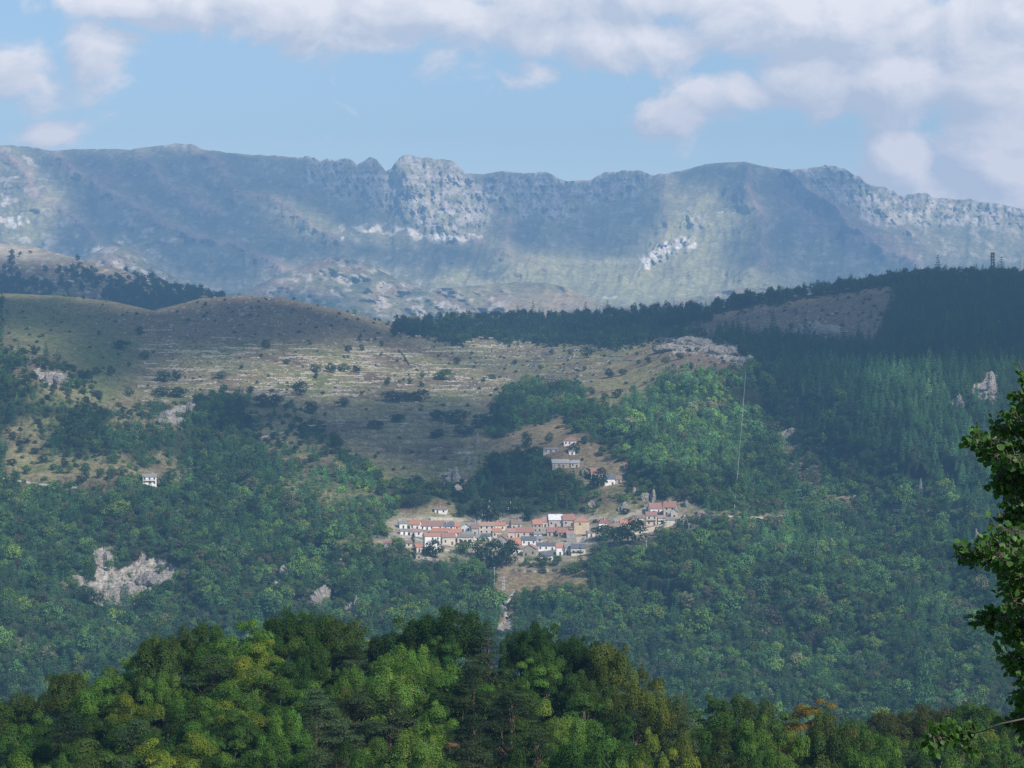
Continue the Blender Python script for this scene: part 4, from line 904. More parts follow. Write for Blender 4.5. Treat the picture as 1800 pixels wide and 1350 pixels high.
# loose stones on open ground, bare shoulder and terraces
pts, u, v, rg = slope_points(5.0, 1500, 2900, 27)
pr = .05 * terM.mean() + .16 * gauss(u, v, 480, 545, 150, 22) + .25 * gauss(u, v, 1430, 565, 70, 16) + .4 * gauss(u, v, 1220, 615, 70, 16) + .10 * Mask([[(560,600),(860,600),(1080,640),(1000,690),(560,690)]], 10, 10)(u, v) + .3 * gauss(u, v, 1600, 892, 120, 6) + .12 * gauss(u, v, 700, 930, 30, 40) + .18 * SPARSE(u, v) * (u > 1340) * (v > 740)+ .25 * sstep(.3,.6,ROCKM(u, v))
ok = (rg.random(len(u)) < pr) & ~blocked(u, v); pts = pts[ok]; nS = len(pts)
cube = np.array([(-1,-1,-1),(1,-1,-1),(1,1,-1),(-1,1,-1),(-1,-1,1),(1,-1,1),(1,1,1),(-1,1,1)], float) * .5; cf = np.array([(0,3,2,1),(4,5,6,7),(0,1,5,4),(1,2,6,5),(2,3,7,6),(3,0,4,7)])
sz = rg.lognormal(.35, .45, (nS, 1, 1)); V = cube[None] * (1 + rg.normal(0, .28, (nS, 8, 3))) * sz * np.array([1.4, 1.0, .7]); an = rg.uniform(0, 6.28, nS); c_, s_ = np.cos(an)[:, None], np.sin(an)[:, None]
V = np.stack([V[..., 0] * c_ - V[..., 1] * s_, V[..., 0] * s_ + V[..., 1] * c_, V[..., 2]], -1) + pts[:, None]
me = mesh_np('loose_stones', V.reshape(-1, 3), (cf[None] + 8 * np.arange(nS)[:, None, None]).reshape(-1, 4), ROCK); tag(link('loose_stones', me), kind='stuff')

# ------------------------------------------------------------------ houses
RC = {'orange': (.46, .20, .12), 'red': (.31, .15, .13), 'darkred': (.26, .10, .09), 'rust': (.34, .16, .12), 'brown': (.22, .15, .12), 'tan': (.40, .25, .17), 'pink': (.40, .22, .18), 'slate': (.10, .11, .14), 'grey': (.24, .23, .23), 'pale': (.42, .41, .40), 'metal': (.75, .76, .78), 'olive': (.22, .21, .16)}
WC = {'white': (.88, .87, .84), 'cream': (.76, .71, .61), 'beige': (.62, .56, .47), 'yellow': (.60, .48, .32), 'grey': (.46, .44, .41), 'stone': (.42, .38, .32), 'pinkish': (.54, .46, .42)}
RM = {k: simple_mat('roof_' + k, c, noise=1.3, amp=.30, col2=tuple(.55 * q + .07 for q in c)) for k, c in RC.items()}
WM = {k: simple_mat('wall_' + k, c, noise=.7, amp=.18) for k, c in WC.items()}
GLASS = simple_mat('window_glass', (.045, .05, .06), rough=.25, noise=2, amp=.2)
WOOD = simple_mat('dark_wood', (.12, .07, .045), noise=3)
mb = MB(); mb.box(-.5, -.06, 0, .5, .06, 1.35); WIN = mb.mesh('window', GLASS)
mb = MB(); mb.box(-.55, -.07, 0, .55, .07, 2.1); DOOR = mb.mesh('door', WOOD)
mb = MB(); mb.box(-.3, -.3, -1.0, .3, .3, 1.0); mb.box(-.38, -.38, 1.0, .38, .38, 1.12); CHIM = mb.mesh('chimney', WM['stone'])
def roof_mesh(W, Dp, rise, style, mat, ov=.4, th=.22):
    mb = MB()
    if style == 'hip':
        x0, x1, y0, y1 = -W/2-ov, W/2+ov, -ov, Dp+ov; m = min(W, Dp) * .42
        mb.add([(x0,y0,0),(x1,y0,0),(x1,y1,0),(x0,y1,0),(x0+m,Dp/2,rise),(x1-m,Dp/2,rise),(x0,y0,-th),(x1,y0,-th),(x1,y1,-th),(x0,y1,-th)],
               [(0,1,5,4),(1,2,5),(2,3,4,5),(3,0,4),(0,6,7,1),(1,7,8,2),(2,8,9,3),(3,9,6,0),(9,8,7,6)])
    else:
        if style == 'x': L, Wd = W, Dp
        else: L, Wd = Dp, W
        k = rise / (Wd / 2)
        def T(a, b, z): return (a, b, z) if style == 'x' else (-(b - Wd / 2), a + L / 2, z)
        for s in (0, 1):
            e = -ov if s == 0 else Wd + ov; ze = -k * ov
            q = [(-L/2-ov, e, ze), (L/2+ov, e, ze), (L/2+ov, Wd/2, rise), (-L/2-ov, Wd/2, rise)]
            q2 = [(a, b, z + th) for a, b, z in q]
            mb.add([T(*p) for p in q + q2], [(0,1,2,3),(7,6,5,4),(0,4,5,1),(1,5,6,2),(2,6,7,3),(3,7,4,0)])
    return mb.mesh('roof', mat)
def wall_mesh(W, Dp, H, rise, style, mat):
    mb = MB(); z0 = -6.0
    if style == 'hip': mb.box(-W/2, 0, z0, W/2, Dp, H)
    elif style == 'x':
        V = []
        for x in (-W/2, W/2): V += [(x,0,z0),(x,Dp,z0),(x,Dp,H),(x,Dp/2,H+rise-.02),(x,0,H)]
        mb.add(V, [(0,1,2,3,4),(9,8,7,6,5),(0,4,9,5),(1,6,7,2),(4,3,8,9),(3,2,7,8),(0,5,6,1)])
    else:
        V = []
        for y in (0, Dp): V += [(-W/2,y,z0),(W/2,y,z0),(W/2,y,H),(0,y,H+rise-.02),(-W/2,y,H)]
        mb.add(V, [(4,3,2,1,0),(5,6,7,8,9),(0,1,6,5),(1,2,7,6),(2,3,8,7),(3,4,9,8),(4,0,5,9)])
    return mb.mesh('wall', mat)
hr = random.Random(4)
for (u0, u1, vb, ve, vr, rc, wc_, rot, st, lab) in exec_houses:
    rot = float(rot); uc = (u0 + u1) / 2
    p = at_uv(np.array(uc), np.array(float(vb))); D = float(p[1]); k = D / F
    W = (u1 - u0) * k * 1.0 * (.96 if abs(rot) > .15 else 1); H = max(2.6, (vb - ve) * k * 1.06); Dp = max(5.5, min(10, W * .75))
    rise = max(.9, ((ve - vr) * k - .04 * Dp) * .92)
    nm = 'shed' if 'shed' in lab else ('hut' if 'hut' in lab else ('barn' if 'barn' in lab else 'house'))
    o = empty(nm, (float(p[0]), D, float(p[2])), rot)
    link('wall', wall_mesh(W, Dp, H, rise, st, WM[wc_]), o)
    rf_ = link('roof', roof_mesh(W, Dp, rise, st, RM[rc]), o); rf_.location = (0, 0, H + .01)
    if W > 5.5 and nm == 'house':
        c = link('chimney', CHIM, rf_); c.location = (hr.uniform(-.3, .3) * W, Dp * .5 + hr.uniform(-1, 1), rise * .9)
    if 'one small window' in lab:
        w = link('window', WIN, o); w.location = (-1.2, -.03, H - 2.4)
    else:
        nf = max(1, int(H / 2.7)); nw = max(1, int(W / 2.9)); x_d = hr.randrange(nw)
        for f in range(nf):
            for q in range(nw):
                if hr.random() < .12 and nw > 2: continue
                x = (q + .5) / nw * W - W / 2 + hr.uniform(-.15, .15)
                if f == 0 and q == x_d and H > 2.6: d = link('door', DOOR, o); d.location = (x, -.03, 0)
                else:
                    w = link('window', WIN, o); w.location = (x, -.03, min(f * H / nf + H / nf * .35, H - 1.6)); w.scale = (1.0, 1, min(1, (H / nf - .7) / 1.5))
        if H > 4: 
            w = link('window', WIN, o); w.location = (W / 2 + .03, Dp * .5, H - 2.2); w.rotation_euler = (0, 0, math.pi / 2)
    if 'balcony' in lab or 'storey' in lab and 'tall' not in lab:
        mb = MB(); mb.box(-W*.42, -1.1, 0, W*.42, -.001, .14)
        for i in range(9): x = -W*.42 + i * W*.84/8; mb.box(x-.04, -1.1, .14, x+.04, -1.02, 1.0)
        mb.box(-W*.43, -1.13, 1.0, W*.43, -1.0, 1.08); b = link('balcony', mb.mesh('balcony', WOOD), o); b.location = (0, 0, H * .5)
    if 'arches' in lab:
        for x in (-2.6, 0, 2.6):
            mb = MB(); V = [(-.9, -.08, 0), (.9, -.08, 0)] + [(.9 * math.cos(a_), -.08, 1.4 + .9 * math.sin(a_)) for a_ in np.linspace(0, math.pi, 8)]
            n_ = len(V); V += [(a_, .04, c_) for a_, b_, c_ in V]; mb.add(V, [tuple(range(n_))] + [(i, i + n_, (i + 1) % n_ + n_, (i + 1) % n_) for i in range(n_)]); a_o = link('arch', mb.mesh('arch', GLASS), o); a_o.location = (x, -.02, .1)
    tag(o, lab, nm, 'houses of the mountain village')

# walls that follow the ground
def wall_along(name, px, hpx, mat, lab, th=.8, jag=0):
    us = []; vs = []
    for (a_, b_) in zip(px[:-1], px[1:]):
        n_ = max(2, int(abs(b_[0] - a_[0]) / 5) + 1)
        for t in np.linspace(0, 1, n_)[:-1]: us.append(a_[0] + (b_[0] - a_[0]) * t); vs.append(a_[1] + (b_[1] - a_[1]) * t)
    us.append(px[-1][0]); vs.append(px[-1][1])
    p = at_uv(np.array(us, float), np.array(vs, float)); n_ = len(p); V = []
    for i, q in enumerate(p):
        h_ = hpx * q[1] / F + (random.uniform(-jag, jag) if jag else 0)
        V += [(q[0], q[1] - th/2, q[2] - 4), (q[0], q[1] - th/2, q[2] + h_), (q[0], q[1] + th/2, q[2] + h_), (q[0], q[1] + th/2, q[2] - 4)]
    Fs = []
    for i in range(n_ - 1):
        a_ = 4 * i
        for k in range(4): Fs.append((a_ + k, a_ + (k + 1) % 4, a_ + 4 + (k + 1) % 4, a_ + 4 + k))
    Fs += [(3, 2, 1, 0), (4*n_-4, 4*n_-3, 4*n_-2, 4*n_-1)]
    mb = MB(); mb.add(V, Fs); return tag(link(name, mb.mesh(name, mat)), lab, 'wall')
CONC = simple_mat('pale_masonry', (.58, .52, .42), noise=.5, amp=.2); DRY = simple_mat('dry_stone', (.42, .38, .32), noise=1.2, amp=.4)
wall_along('retaining_wall', [(1037,937),(1060,939),(1085,941),(1110,941),(1135,937),(1160,931),(1183,923)], 8, CONC, 'long curved cream retaining wall under the right end of the village')
wall_along('retaining_wall', [(996,953),(1012,953)], 15, simple_mat('render_grey', (.48, .45, .40), noise=.4), 'plain pale grey masonry wall below the yellowish block')
wall_along('retaining_wall', [(1013,953),(1030,951)], 9, simple_mat('render_grey2', (.52, .49, .44), noise=.4), 'lower step of pale grey wall right of the plain masonry wall')
wall_along('retaining_wall', [(757,914),(797,915)], 5, CONC, 'beige retaining wall in front of the lone white chalet')
wall_along('dry_stone_wall', [(700,915),(735,912),(757,911)], 3, DRY, 'low stone wall along the lane above the left village tip', jag=.3)
wall_along('dry_stone_wall', [(1080,918),(1110,906),(1140,896)], 5, DRY, 'rough stone terrace wall climbing to the top pair of houses', jag=.6)
wall_along('dry_stone_wall', [(1150,922),(1170,915),(1195,918)], 6, DRY, 'pale stone wall below the top pair of houses', jag=.5)
wall_along('dry_stone_wall', [(900,1004),(940,1006),(1000,1002),(1034,1006)], 4, DRY, 'dry stone wall along the top of the brown field', jag=.5)
wall_along('dry_stone_wall', [(697,960),(715,968),(735,982),(760,985)], 4, DRY, 'broken stone wall below the left of the village', jag=.7)
wall_along('dry_stone_wall', [(700,615),(712,628),(720,642)], 3, DRY, 'old stone wall running down the terraces of the rounded hill', jag=.3)
wall_along('dry_stone_wall', [(1150,600),(1160,598),(1200,592)], 2, DRY, 'low stone line behind the rock cap', jag=.3)

def ribbon(name, px, wm, mat, off=.35):
    px = np.array(px, float); s = np.concatenate([[0], np.cumsum(np.hypot(*np.diff(px, axis=0).T))]); t = np.arange(0, s[-1] + 1, 3.0)
    us = np.interp(t, s, px[:, 0]); vs = np.interp(t, s, px[:, 1]); p = at_uv(us, vs); d = np.gradient(p, axis=0); nrm = np.stack([-d[:, 1], d[:, 0], 0 * d[:, 0]], 1); nrm /= np.linalg.norm(nrm, axis=1, keepdims=True) + 1e-6
    a_ = p + nrm * wm / 2 + [0, 0, off]; b_ = p - nrm * wm / 2 + [0, 0, off]
    c_ = b_ + [0, 0, -2.5]; d_ = a_ + [0, 0, -2.5]
    V = np.stack([d_, a_, b_, c_], 1).reshape(-1, 3); n_ = len(p); Fs = []
    for i in range(n_ - 1):
        for k in range(3): Fs.append((4*i+k, 4*i+k+1, 4*i+5+k, 4*i+4+k))
    return tag(link(name, mesh_np(name, V, np.array(Fs), mat)), kind='structure')
TRK = simple_mat('gravel', (.50, .46, .40), noise=.6, amp=.2)
ribbon('track', [(448,771),(480,764),(510,757),(540,749),(572,745)], 2.6, TRK)
ribbon('road', [(-60,832),(0,840),(40,846),(90,853),(140,857)], 3.2, TRK)
ribbon('road', [(700,938),(740,950),(800,960),(860,962),(900,966),(950,972)], 3.5, TRK)
ribbon('road', [(840,930),(842,912),(852,900),(850,890)], 3, TRK)
ribbon('lane', [(905,1040),(892,1055),(888,1085)], 3, TRK)
ribbon('road', [(1240,905),(1290,908),(1350,910),(1385,905)], 2.5, TRK)
ribbon('road', [(1450,893),(1520,895),(1600,896),(1700,898)], 3, TRK)

tw = np.random.default_rng(44); TWV = []; TWF = []
for _ in range(1300):
    u_ = tw.uniform(240, 1080); v_ = tw.uniform(588, 835) if tw.random() < .45 else tw.uniform(600, 700)
    if TERR(np.array(u_), np.array(v_)) < .8 or fbm(np.array(u_ / 60), np.array(v_ / 25), 3, 45) < (-.12 if v_ < 700 else .12): continue
    v_ = round(v_ / 7.5) * 7.5 + 6 * math.sin(u_ / 120. + v_ / 60) + tw.normal(0, 1.3)
    L_ = tw.uniform(4, 26) if tw.random() < .85 else tw.uniform(26, 70); us = np.arange(u_, u_ + L_, 3.); vs = v_ + (us - u_) * tw.normal(.01, .03) + tw.normal(0, .25, len(us)); p = at_uv(us, vs); h_ = tw.uniform(.25, 1.05)
    for i in range(len(p) - 1):
        a_, b_ = p[i], p[i + 1]; k = len(TWV); h1 = h_ * tw.uniform(.5, 1.2)
        TWV += [a_ + [0, -.6, -1.5], a_ + [0, -.6, h1], a_ + [0, .6, h1], a_ + [0, .6, -1.5], b_ + [0, -.6, -1.5], b_ + [0, -.6, h1], b_ + [0, .6, h1], b_ + [0, .6, -1.5]]; TWF += [(k+j, k+(j+1) % 4, k+4+(j+1) % 4, k+4+j) for j in range(4)]
tag(link('terrace_walls', mesh_np('terrace_walls', np.array(TWV), np.array(TWF), simple_mat('terrace_stone', (.42, .38, .31), noise=.8, amp=.4))), kind='stuff')
# posts, pylon, cable, mast
STEEL = simple_mat('galvanised_steel', (.55, .56, .56), noise=2, rough=.5); DSTEEL = simple_mat('dark_steel', (.07, .075, .08), noise=2)
def lattice(w0, w1, H, r, n, mat, parent):
    mb = MB(); c = [(-1,-1),(1,-1),(1,1),(-1,1)]
    wz = lambda z: (w0 + (w1 - w0) * z / H) / 2
    for sx, sy in c: mb.tube([(sx*wz(0), sy*wz(0), -1), (sx*wz(H), sy*wz(H), H)], r, 4)
    link('leg_frame', mb.mesh('leg_frame', mat), parent); mb = MB()
    for i in range(n):
        z0, z1 = H*i/n, H*(i+1)/n
        for k in range(4):
            a_, b_ = c[k], c[(k+1) % 4]
            mb.tube([(a_[0]*wz(z0), a_[1]*wz(z0), z0), (b_[0]*wz(z1), b_[1]*wz(z1), z1)], r*.6, 4); mb.tube([(b_[0]*wz(z0), b_[1]*wz(z0), z0), (a_[0]*wz(z1), a_[1]*wz(z1), z1)], r*.6, 4)
    link('bracing', mb.mesh('bracing', mat), parent)
p = at_uv(np.array(885.), np.array(1050.)); o = empty('pylon', tuple(p)); lattice(2.2, .8, 12.5, .14, 7, STEEL, o)
mb = MB()
for z in (10.2, 11.8): mb.box(-2.2, -.15, z, 2.2, .15, z + .25)
link('crossarm', mb.mesh('crossarm', STEEL), o); tag(o, 'small grey lattice pylon with crossarms at the left of the brown field', 'pylon')
p = at_uv(np.array(1745.), np.array(482.)); o = empty('lattice_mast', tuple(p)); lattice(3.0, 2.2, 22, .34, 8, DSTEEL, o)
mb = MB()
for z in (15, 18, 21): mb.box(-1.9, -1.9, z, 1.9, 1.9, z + 1.0)
link('antenna', mb.mesh('antenna', DSTEEL), o); tag(o, 'stout dark radio mast rising from the wooded ridge at the right', 'mast')
p = at_uv(np.array(1796.), np.array(483.)); o = empty('lattice_mast', tuple(p)); lattice(1.4, .7, 21, .14, 7, STEEL, o)
tag(o, 'thin pale lattice mast on the wooded ridge at the right frame edge', 'mast')
for (u, v, h, lab) in [(1211,941,22,'tall pale utility pole in front of the trees at the right village end'),(1136,963,14,'short utility pole in the wood below the retaining wall'),(851,999,22,'utility pole beside the grey tin shed'),(869,1030,34,'slender utility pole at the top left corner of the brown field')]:
    p = at_uv(np.array(float(u)), np.array(float(v))); Hh = h / F * p[1]; o = empty('utility_pole', tuple(p)); mb = MB(); mb.tube([(0,0,-1),(0,0,Hh)], [.2,.12], 6); link('post', mb.mesh('post', STEEL), o)
    mb = MB(); mb.box(-.9, -.08, Hh - .9, .9, .08, Hh - .7); link('crossarm', mb.mesh('crossarm', STEEL), o); tag(o, lab, 'pole', 'utility poles of the village')
a_ = at_uv(np.array(1312.), np.array(638.)) + [0, -2, 4]; b_ = at_uv(np.array(1290.), np.array(906.)) + [0, -2, 3]
mb = MB(); L = 40; ptsc = []
for i in range(L + 1):
    t = i / L; q = a_ * (1 - t) + b_ * t; q = q + np.array([0, 0, -18 * t * (1 - t)])
    uu, vv = uv_of(q); g = at_uv(np.array(uu), np.array(vv)); q[1] = min(q[1], g[1] - 16); q = P(uu, vv, q[1]); ptsc.append(q)
mb.tube(ptsc, .11, 5); tag(link('cable', mb.mesh('cable', simple_mat('pale_cable', (.5, .53, .5), noise=.05, col2=(.12, .16, .12)))), 'long thin pale cable hanging down the wooded slope from the rocky knob', 'cable')
# wayside statue
p = at_uv(np.array(897.), np.array(895.)); o = empty('monument', tuple(p)); mb = MB(); mb.box(-2.4, -1, -1, 2.4, 1, .9); mb.box(-1.4, -.8, .9, 1.4, .8, 1.5); link('plinth', mb.mesh('plinth', WM['white']), o)
mb = MB(); mb.tube([(0,0,1.5),(0,0,3.6)], [.4,.3], 8); mb.tube([(0,0,3.6),(0,0,4.6),(0,0,5.2),(0,0,5.5)], [.42,.34,.2,.05], 8); link('statue', mb.mesh('statue', WM['white']), o)
tag(o, 'small white statue on a white plinth among trees above the village', 'monument')

# ------------------------------------------------------------------ near branch tree at the right edge
NT = np.random.default_rng(31)
LEAFN = leaf_mat('near_leaves', fixed=(.065, .150, .032), transl=.4, gloss=.015)
boughs = [([(2060,1000),(1930,850),(1850,740),(1805,660)], 11.8, 46), ([(2040,1080),(1900,930),(1790,830),(1735,790),(1714,768)], 12.2, 38), ([(2040,1120),(1870,1010),(1780,975),(1698,968)], 11.6, 36), ([(2040,1200),(1880,1130),(1790,1095),(1722,1085)], 12.3, 38),
          ([(2040,1260),(1900,1210),(1820,1185),(1775,1150)], 11.9, 36), ([(2060,1330),(1950,1285),(1880,1262),(1800,1268),(1745,1274),(1712,1286),(1668,1288),(1640,1296)], 11.4, 34), ([(2060,950),(1900,880),(1820,850),(1760,850)], 12.6, 44),
          ([(2060,860),(1920,800),(1840,760),(1785,735)], 12.0, 42), ([(2060,1060),(1900,1020),(1830,1040),(1770,1030)], 12.7, 44), ([(2060,1290),(1930,1270),(1850,1250),(1790,1225)], 12.4, 42), ([(2060,1180),(1900,1100),(1830,1060),(1775,1010)], 11.9, 42), ([(2060,1100),(1900,960),(1830,900),(1768,900)],12.1,44), ([(2060,1330),(1900,1300),(1830,1280),(1790,1265)],12.6,36), ([(2060,820),(1930,740),(1870,690),(1830,640)],12.5,44),([(2060,1230),(1900,1190),(1830,1170),(1785,1180)],12.3,42),([(2060,1000),(1900,940),(1850,960),(1795,990)],12.0,42),([(2060,900),(1920,850),(1860,830),(1800,810)],12.2,42),([(2060,780),(1940,730),(1880,720),(1800,700)],12.2,38),([(2060,1140),(1900,1130),(1850,1100),(1800,1060)],12.4,42),([(2060,1160),(1880,1150),(1810,1130),(1772,1110)],12.8,36)]
def near(u, v, D): return P(u, v, D)
EDGE = [(660,1785),(700,1762),(760,1708),(800,1718),(850,1730),(900,1740),(960,1702),(1000,1728),(1050,1748),(1090,1724),(1130,1768),(1200,1768),(1250,1765)]
for k_, v_ in enumerate(range(668, 1250, 26)):
    e_ = np.interp(v_, [q[0] for q in EDGE], [q[1] for q in EDGE]) + 34
    boughs.append(([(2060, v_ + 120), (1950, v_ + 70), (1880, v_ + 25), (e_, v_)], 11.7 + .9 * ((k_ * 7) % 5) / 5, 36))
gz = float(zfg(3.9, 12.2)); root = empty('aspen_tree', (3.9, 12.2, gz)); base = np.array([3.9, 12.2, gz])
def loc(p): return np.asarray(p) - base
mb = MB(); tz = 300 - 1.3
mb.tube([loc((3.9, 12.2, gz - .5)), loc((3.85, 12.2, gz + 2)), loc((3.6, 12.15, 298.6)), loc((3.45, 12.1, 299.6)), loc((3.3, 12.1, 300.6)), loc((3.25, 12.1, 301.3))], [.16, .13, .10, .075, .05, .02], 10)
link('trunk', mb.mesh('trunk', simple_mat('aspen_bark', (.22, .20, .16), noise=12), True), root)
LV = []; LF = []; LCOL = []
def add_leaf(c, direc, nrm, s, shade):
    d = direc / (np.linalg.norm(direc) + 1e-9); nn_ = nrm - d * (nrm @ d); nn_ /= np.linalg.norm(nn_) + 1e-9; sd = np.cross(d, nn_)
    prof = [(0, 0), (.12, .30), (.38, .50), (.65, .42), (.88, .18), (1.03, 0)]
    k = len(LV); fold = NT.uniform(.05, .28)
    mid = [c + d * s * t - nn_ * s * .10 * t * t for t, _ in prof]
    L_ = [m_ + sd * s * w_ + nn_ * s * w_ * fold for m_, (t, w_) in zip(mid, prof)][1:-1]; R_ = [m_ - sd * s * w_ + nn_ * s * w_ * fold for m_, (t, w_) in zip(mid, prof)][1:-1]
    LV.extend(mid + L_ + R_)
    Ls, Rs = 6, 10
    LF.extend([(k, k+1, k+Ls), (k, k+Rs, k+1), (k+4, k+5, k+Ls+3), (k+4, k+Rs+3, k+5)])
    for j in range(3): LF.extend([(k+1+j, k+2+j, k+Ls+1+j), (k+1+j, k+Ls+1+j, k+Ls+j), (k+1+j, k+Rs+j, k+Rs+1+j), (k+1+j, k+Rs+1+j, k+2+j)])
    LCOL.extend([shade] * 14)
twigs = MB()
for bi, (px, D, sp) in enumerate(boughs):
    px = np.array(px, float); P3 = np.array([loc(near(a_, b_, D + .15 * math.sin(i * 1.7 + bi))) for i, (a_, b_) in enumerate(px)])
    s = np.concatenate([[0], np.cumsum(np.linalg.norm(np.diff(P3, axis=0), axis=1))]); t = np.linspace(0, s[-1], 16)
    path = np.stack([np.interp(t, s, P3[:, k]) for k in range(3)], 1); path[1:-1] += NT.normal(0, .008, (14, 3))
    st_ = loc((3.5, 12.1, path[0, 2] + base[2] - .1)); path = np.vstack([st_, path])
    mb = MB(); mb.tube(path, list(np.linspace(.008 if bi == 5 or bi > 12 else .022, .002, len(path))), 6); link('branch', mb.mesh('branch', BARK, True), root)
    low = bi == 5
    for i in range(int(s[-1] * (150 if bi < 20 else 105))):
        q = NT.uniform(.02, 1.0) ** .8 * s[-1]; c0 = np.array([np.interp(q, s, P3[:, k]) for k in range(3)])
        uu = 900 + F * (c0[0] + base[0]) / (c0[1] + base[1])
        if low and (uu > 1712 and uu < 1860 or uu > 1990): continue
        r_ = sp / F * D * NT.uniform(.35, 1.2) * (1.0 if q < s[-1] * .8 else .65)
        dv = NT.normal(size=3); dv[2] = dv[2] * .8 + .1; dv /= np.linalg.norm(dv); end = c0 + dv * r_
        twigs.tube([c0, (c0 + end) / 2 + [0, 0, -.01], end], [.003, .0022, .0012], 4)
        for j in range(NT.integers(3, 6)):
            w_ = NT.uniform(.3, 1.0); lp = c0 * (1 - w_) + end * w_; dr = NT.normal(size=3) * .8 + dv * .5 + np.array([0, 0, -.55]); dr /= np.linalg.norm(dr)
            lp2 = lp + dr * .022; twigs.tube([lp, lp2], [.0011, .0009], 3)
            nr = NT.normal(size=3) * .75 + np.array([.2, -.5, .65]); sh = NT.uniform(.55, 1.3); yel = NT.random() < .05
            add_leaf(lp2, dr, nr, NT.uniform(.022, .040), (sh * (1.9 if yel else 1), sh * (1.5 if yel else 1), sh))
me = mesh_np('foliage', np.array(LV), np.array(LF), LEAFN); set_col(me, 'shade', np.array(LCOL)); link('foliage', me, root)
link('twigs', twigs.mesh('twigs', BARK), root)
tag(root, 'leafy aspen tree close to the viewer, its branches reaching in from the right frame edge', 'tree')
print('near leaves', len(LV) // 14)

# ------------------------------------------------------------------ clouds overhead that shade the slopes
SH = Mask([ # shaded parts of the far range
 [(60,275),(150,272),(340,262),(420,262),(520,265),(700,268),(690,330),(740,400),(690,400),(600,400),(560,385),(500,350),(440,345),(560,430),(640,430),(700,430),(860,430),(870,460),(780,470),(700,478),(620,455),(560,452),(480,470),(420,500),(330,500),(210,425),(130,460),(60,440),(110,380),(130,330)],
 [(820,280),(1200,285),(1160,330),(1175,360),(1140,420),(1130,450),(1060,450),(960,440),(900,430),(870,400),(860,340)],
 [(1200,275),(1500,275),(1640,330),(1560,340),(1500,330),(1540,400),(1590,450),(1640,495),(1500,510),(1400,495),(1290,480),(1280,440),(1310,390),(1340,370),(1300,340),(1200,330)],
 # middle distance
 [(190,535),(420,505),(560,510),(700,570),(820,615),(940,650),(900,655),(800,632),(700,600),(620,605),(560,620),(420,640),(330,650),(240,690),(185,700),(190,600)],
 [(330,700),(440,690),(560,700),(700,690),(870,700),(900,760),(930,800),(880,860),(780,860),(700,835),(600,800),(440,770),(340,735)],
 [(-300,520),(190,528),(195,700),(120,645),(60,628),(110,606),(90,582),(-300,565)],
 [(-300,455),(0,457),(120,475),(250,500),(330,512),(420,530),(420,560),(-300,545)],
 [(1000,545),(1250,540),(1400,500),(1600,470),(2200,470),(2200,640),(1800,640),(1640,650),(1560,640),(1480,660),(1600,760),(1560,840),(1440,800),(1360,700),(1250,620),(1180,595),(1000,590)],
 [(850,790),(930,770),(990,800),(960,850),(870,880)]], 10, 12, 50)
SHF = lambda u, v: SH(u, v)
ZC = 1900.0
def bvh(o): return BVHTree.FromPolygons([v.co[:] for v in o.data.vertices], [p.vertices[:] for p in o.data.polygons])
class Dec: pass
def coarse(Q, st):
    q = Q[::st, ::st]; return BVHTree.FromPolygons(q.reshape(-1, 3).tolist(), grid_faces(q.shape[0], q.shape[1]).tolist())
trees = [coarse(Pg, 4), coarse(Q0, 3), coarse(Q2, 4), coarse(QF, 4)]
cx = np.arange(-1500, 3201, 26.0); cy = np.arange(-520, 8300, 26.0); CX, CY = np.meshgrid(cx, cy); dens = np.zeros(CX.shape)
dvec = Vector(-SUN)
hitu = np.full(CX.shape, np.nan); hitv = hitu.copy()
for i in range(CX.shape[0]):
    for j in range(CX.shape[1]):
        best = None; og = Vector((CX[i, j], CY[i, j], ZC))
        for t in trees:
            h = t.ray_cast(og, dvec)
            if h[0] is not None and (best is None or h[3] < best[1]): best = (h[0], h[3])
        if best: hitu[i, j] = 900 + F * best[0][0] / best[0][1]; hitv[i, j] = 675 - F * (best[0][2] - EYE) / best[0][1]
okh = ~np.isnan(hitu); dens[okh] = SHF(hitu[okh], hitv[okh])
capd = np.where(okh & (CY < 2400), .90, .80)
k = np.array([1, 2, 1]) / 4.
for ax in (0, 1): dens = np.apply_along_axis(lambda m: np.convolve(m, k, 'same'), ax, dens)
print('CLOUD', dens.mean(), okh.mean(), dens.max(), trees[0].ray_cast(Vector((500,1500,1900)),dvec))
ZZ = ZC + 40 * fbm(CX / 400, CY / 400, 4, 99)
m, nt, ns, ln = new_mat('cloud_vapour'); out = N(ns, 'ShaderNodeOutputMaterial'); mx = N(ns, 'ShaderNodeMixShader'); tr = N(ns, 'ShaderNodeBsdfTransparent'); df = N(ns, 'ShaderNodeBsdfDiffuse'); df.inputs[0].default_value = (.9, .9, .9, 1)
at_ = N(ns, 'ShaderNodeAttribute', attribute_name='cover'); ln.new(at_.outputs['Fac'], mx.inputs[0]); ln.new(tr.outputs[0], mx.inputs[1]); ln.new(df.outputs[0], mx.inputs[2]); ln.new(mx.outputs[0], out.inputs['Surface'])
me = mesh_np('clouds', np.stack([CX, CY, ZZ], -1).reshape(-1, 3), grid_faces(*CX.shape), m, True)
at2 = me.attributes.new('cover', 'FLOAT', 'POINT'); at2.data.foreach_set('value', np.clip(dens * capd, 0, .95).astype(np.float32).ravel())
tag(link('clouds', me), kind='structure')

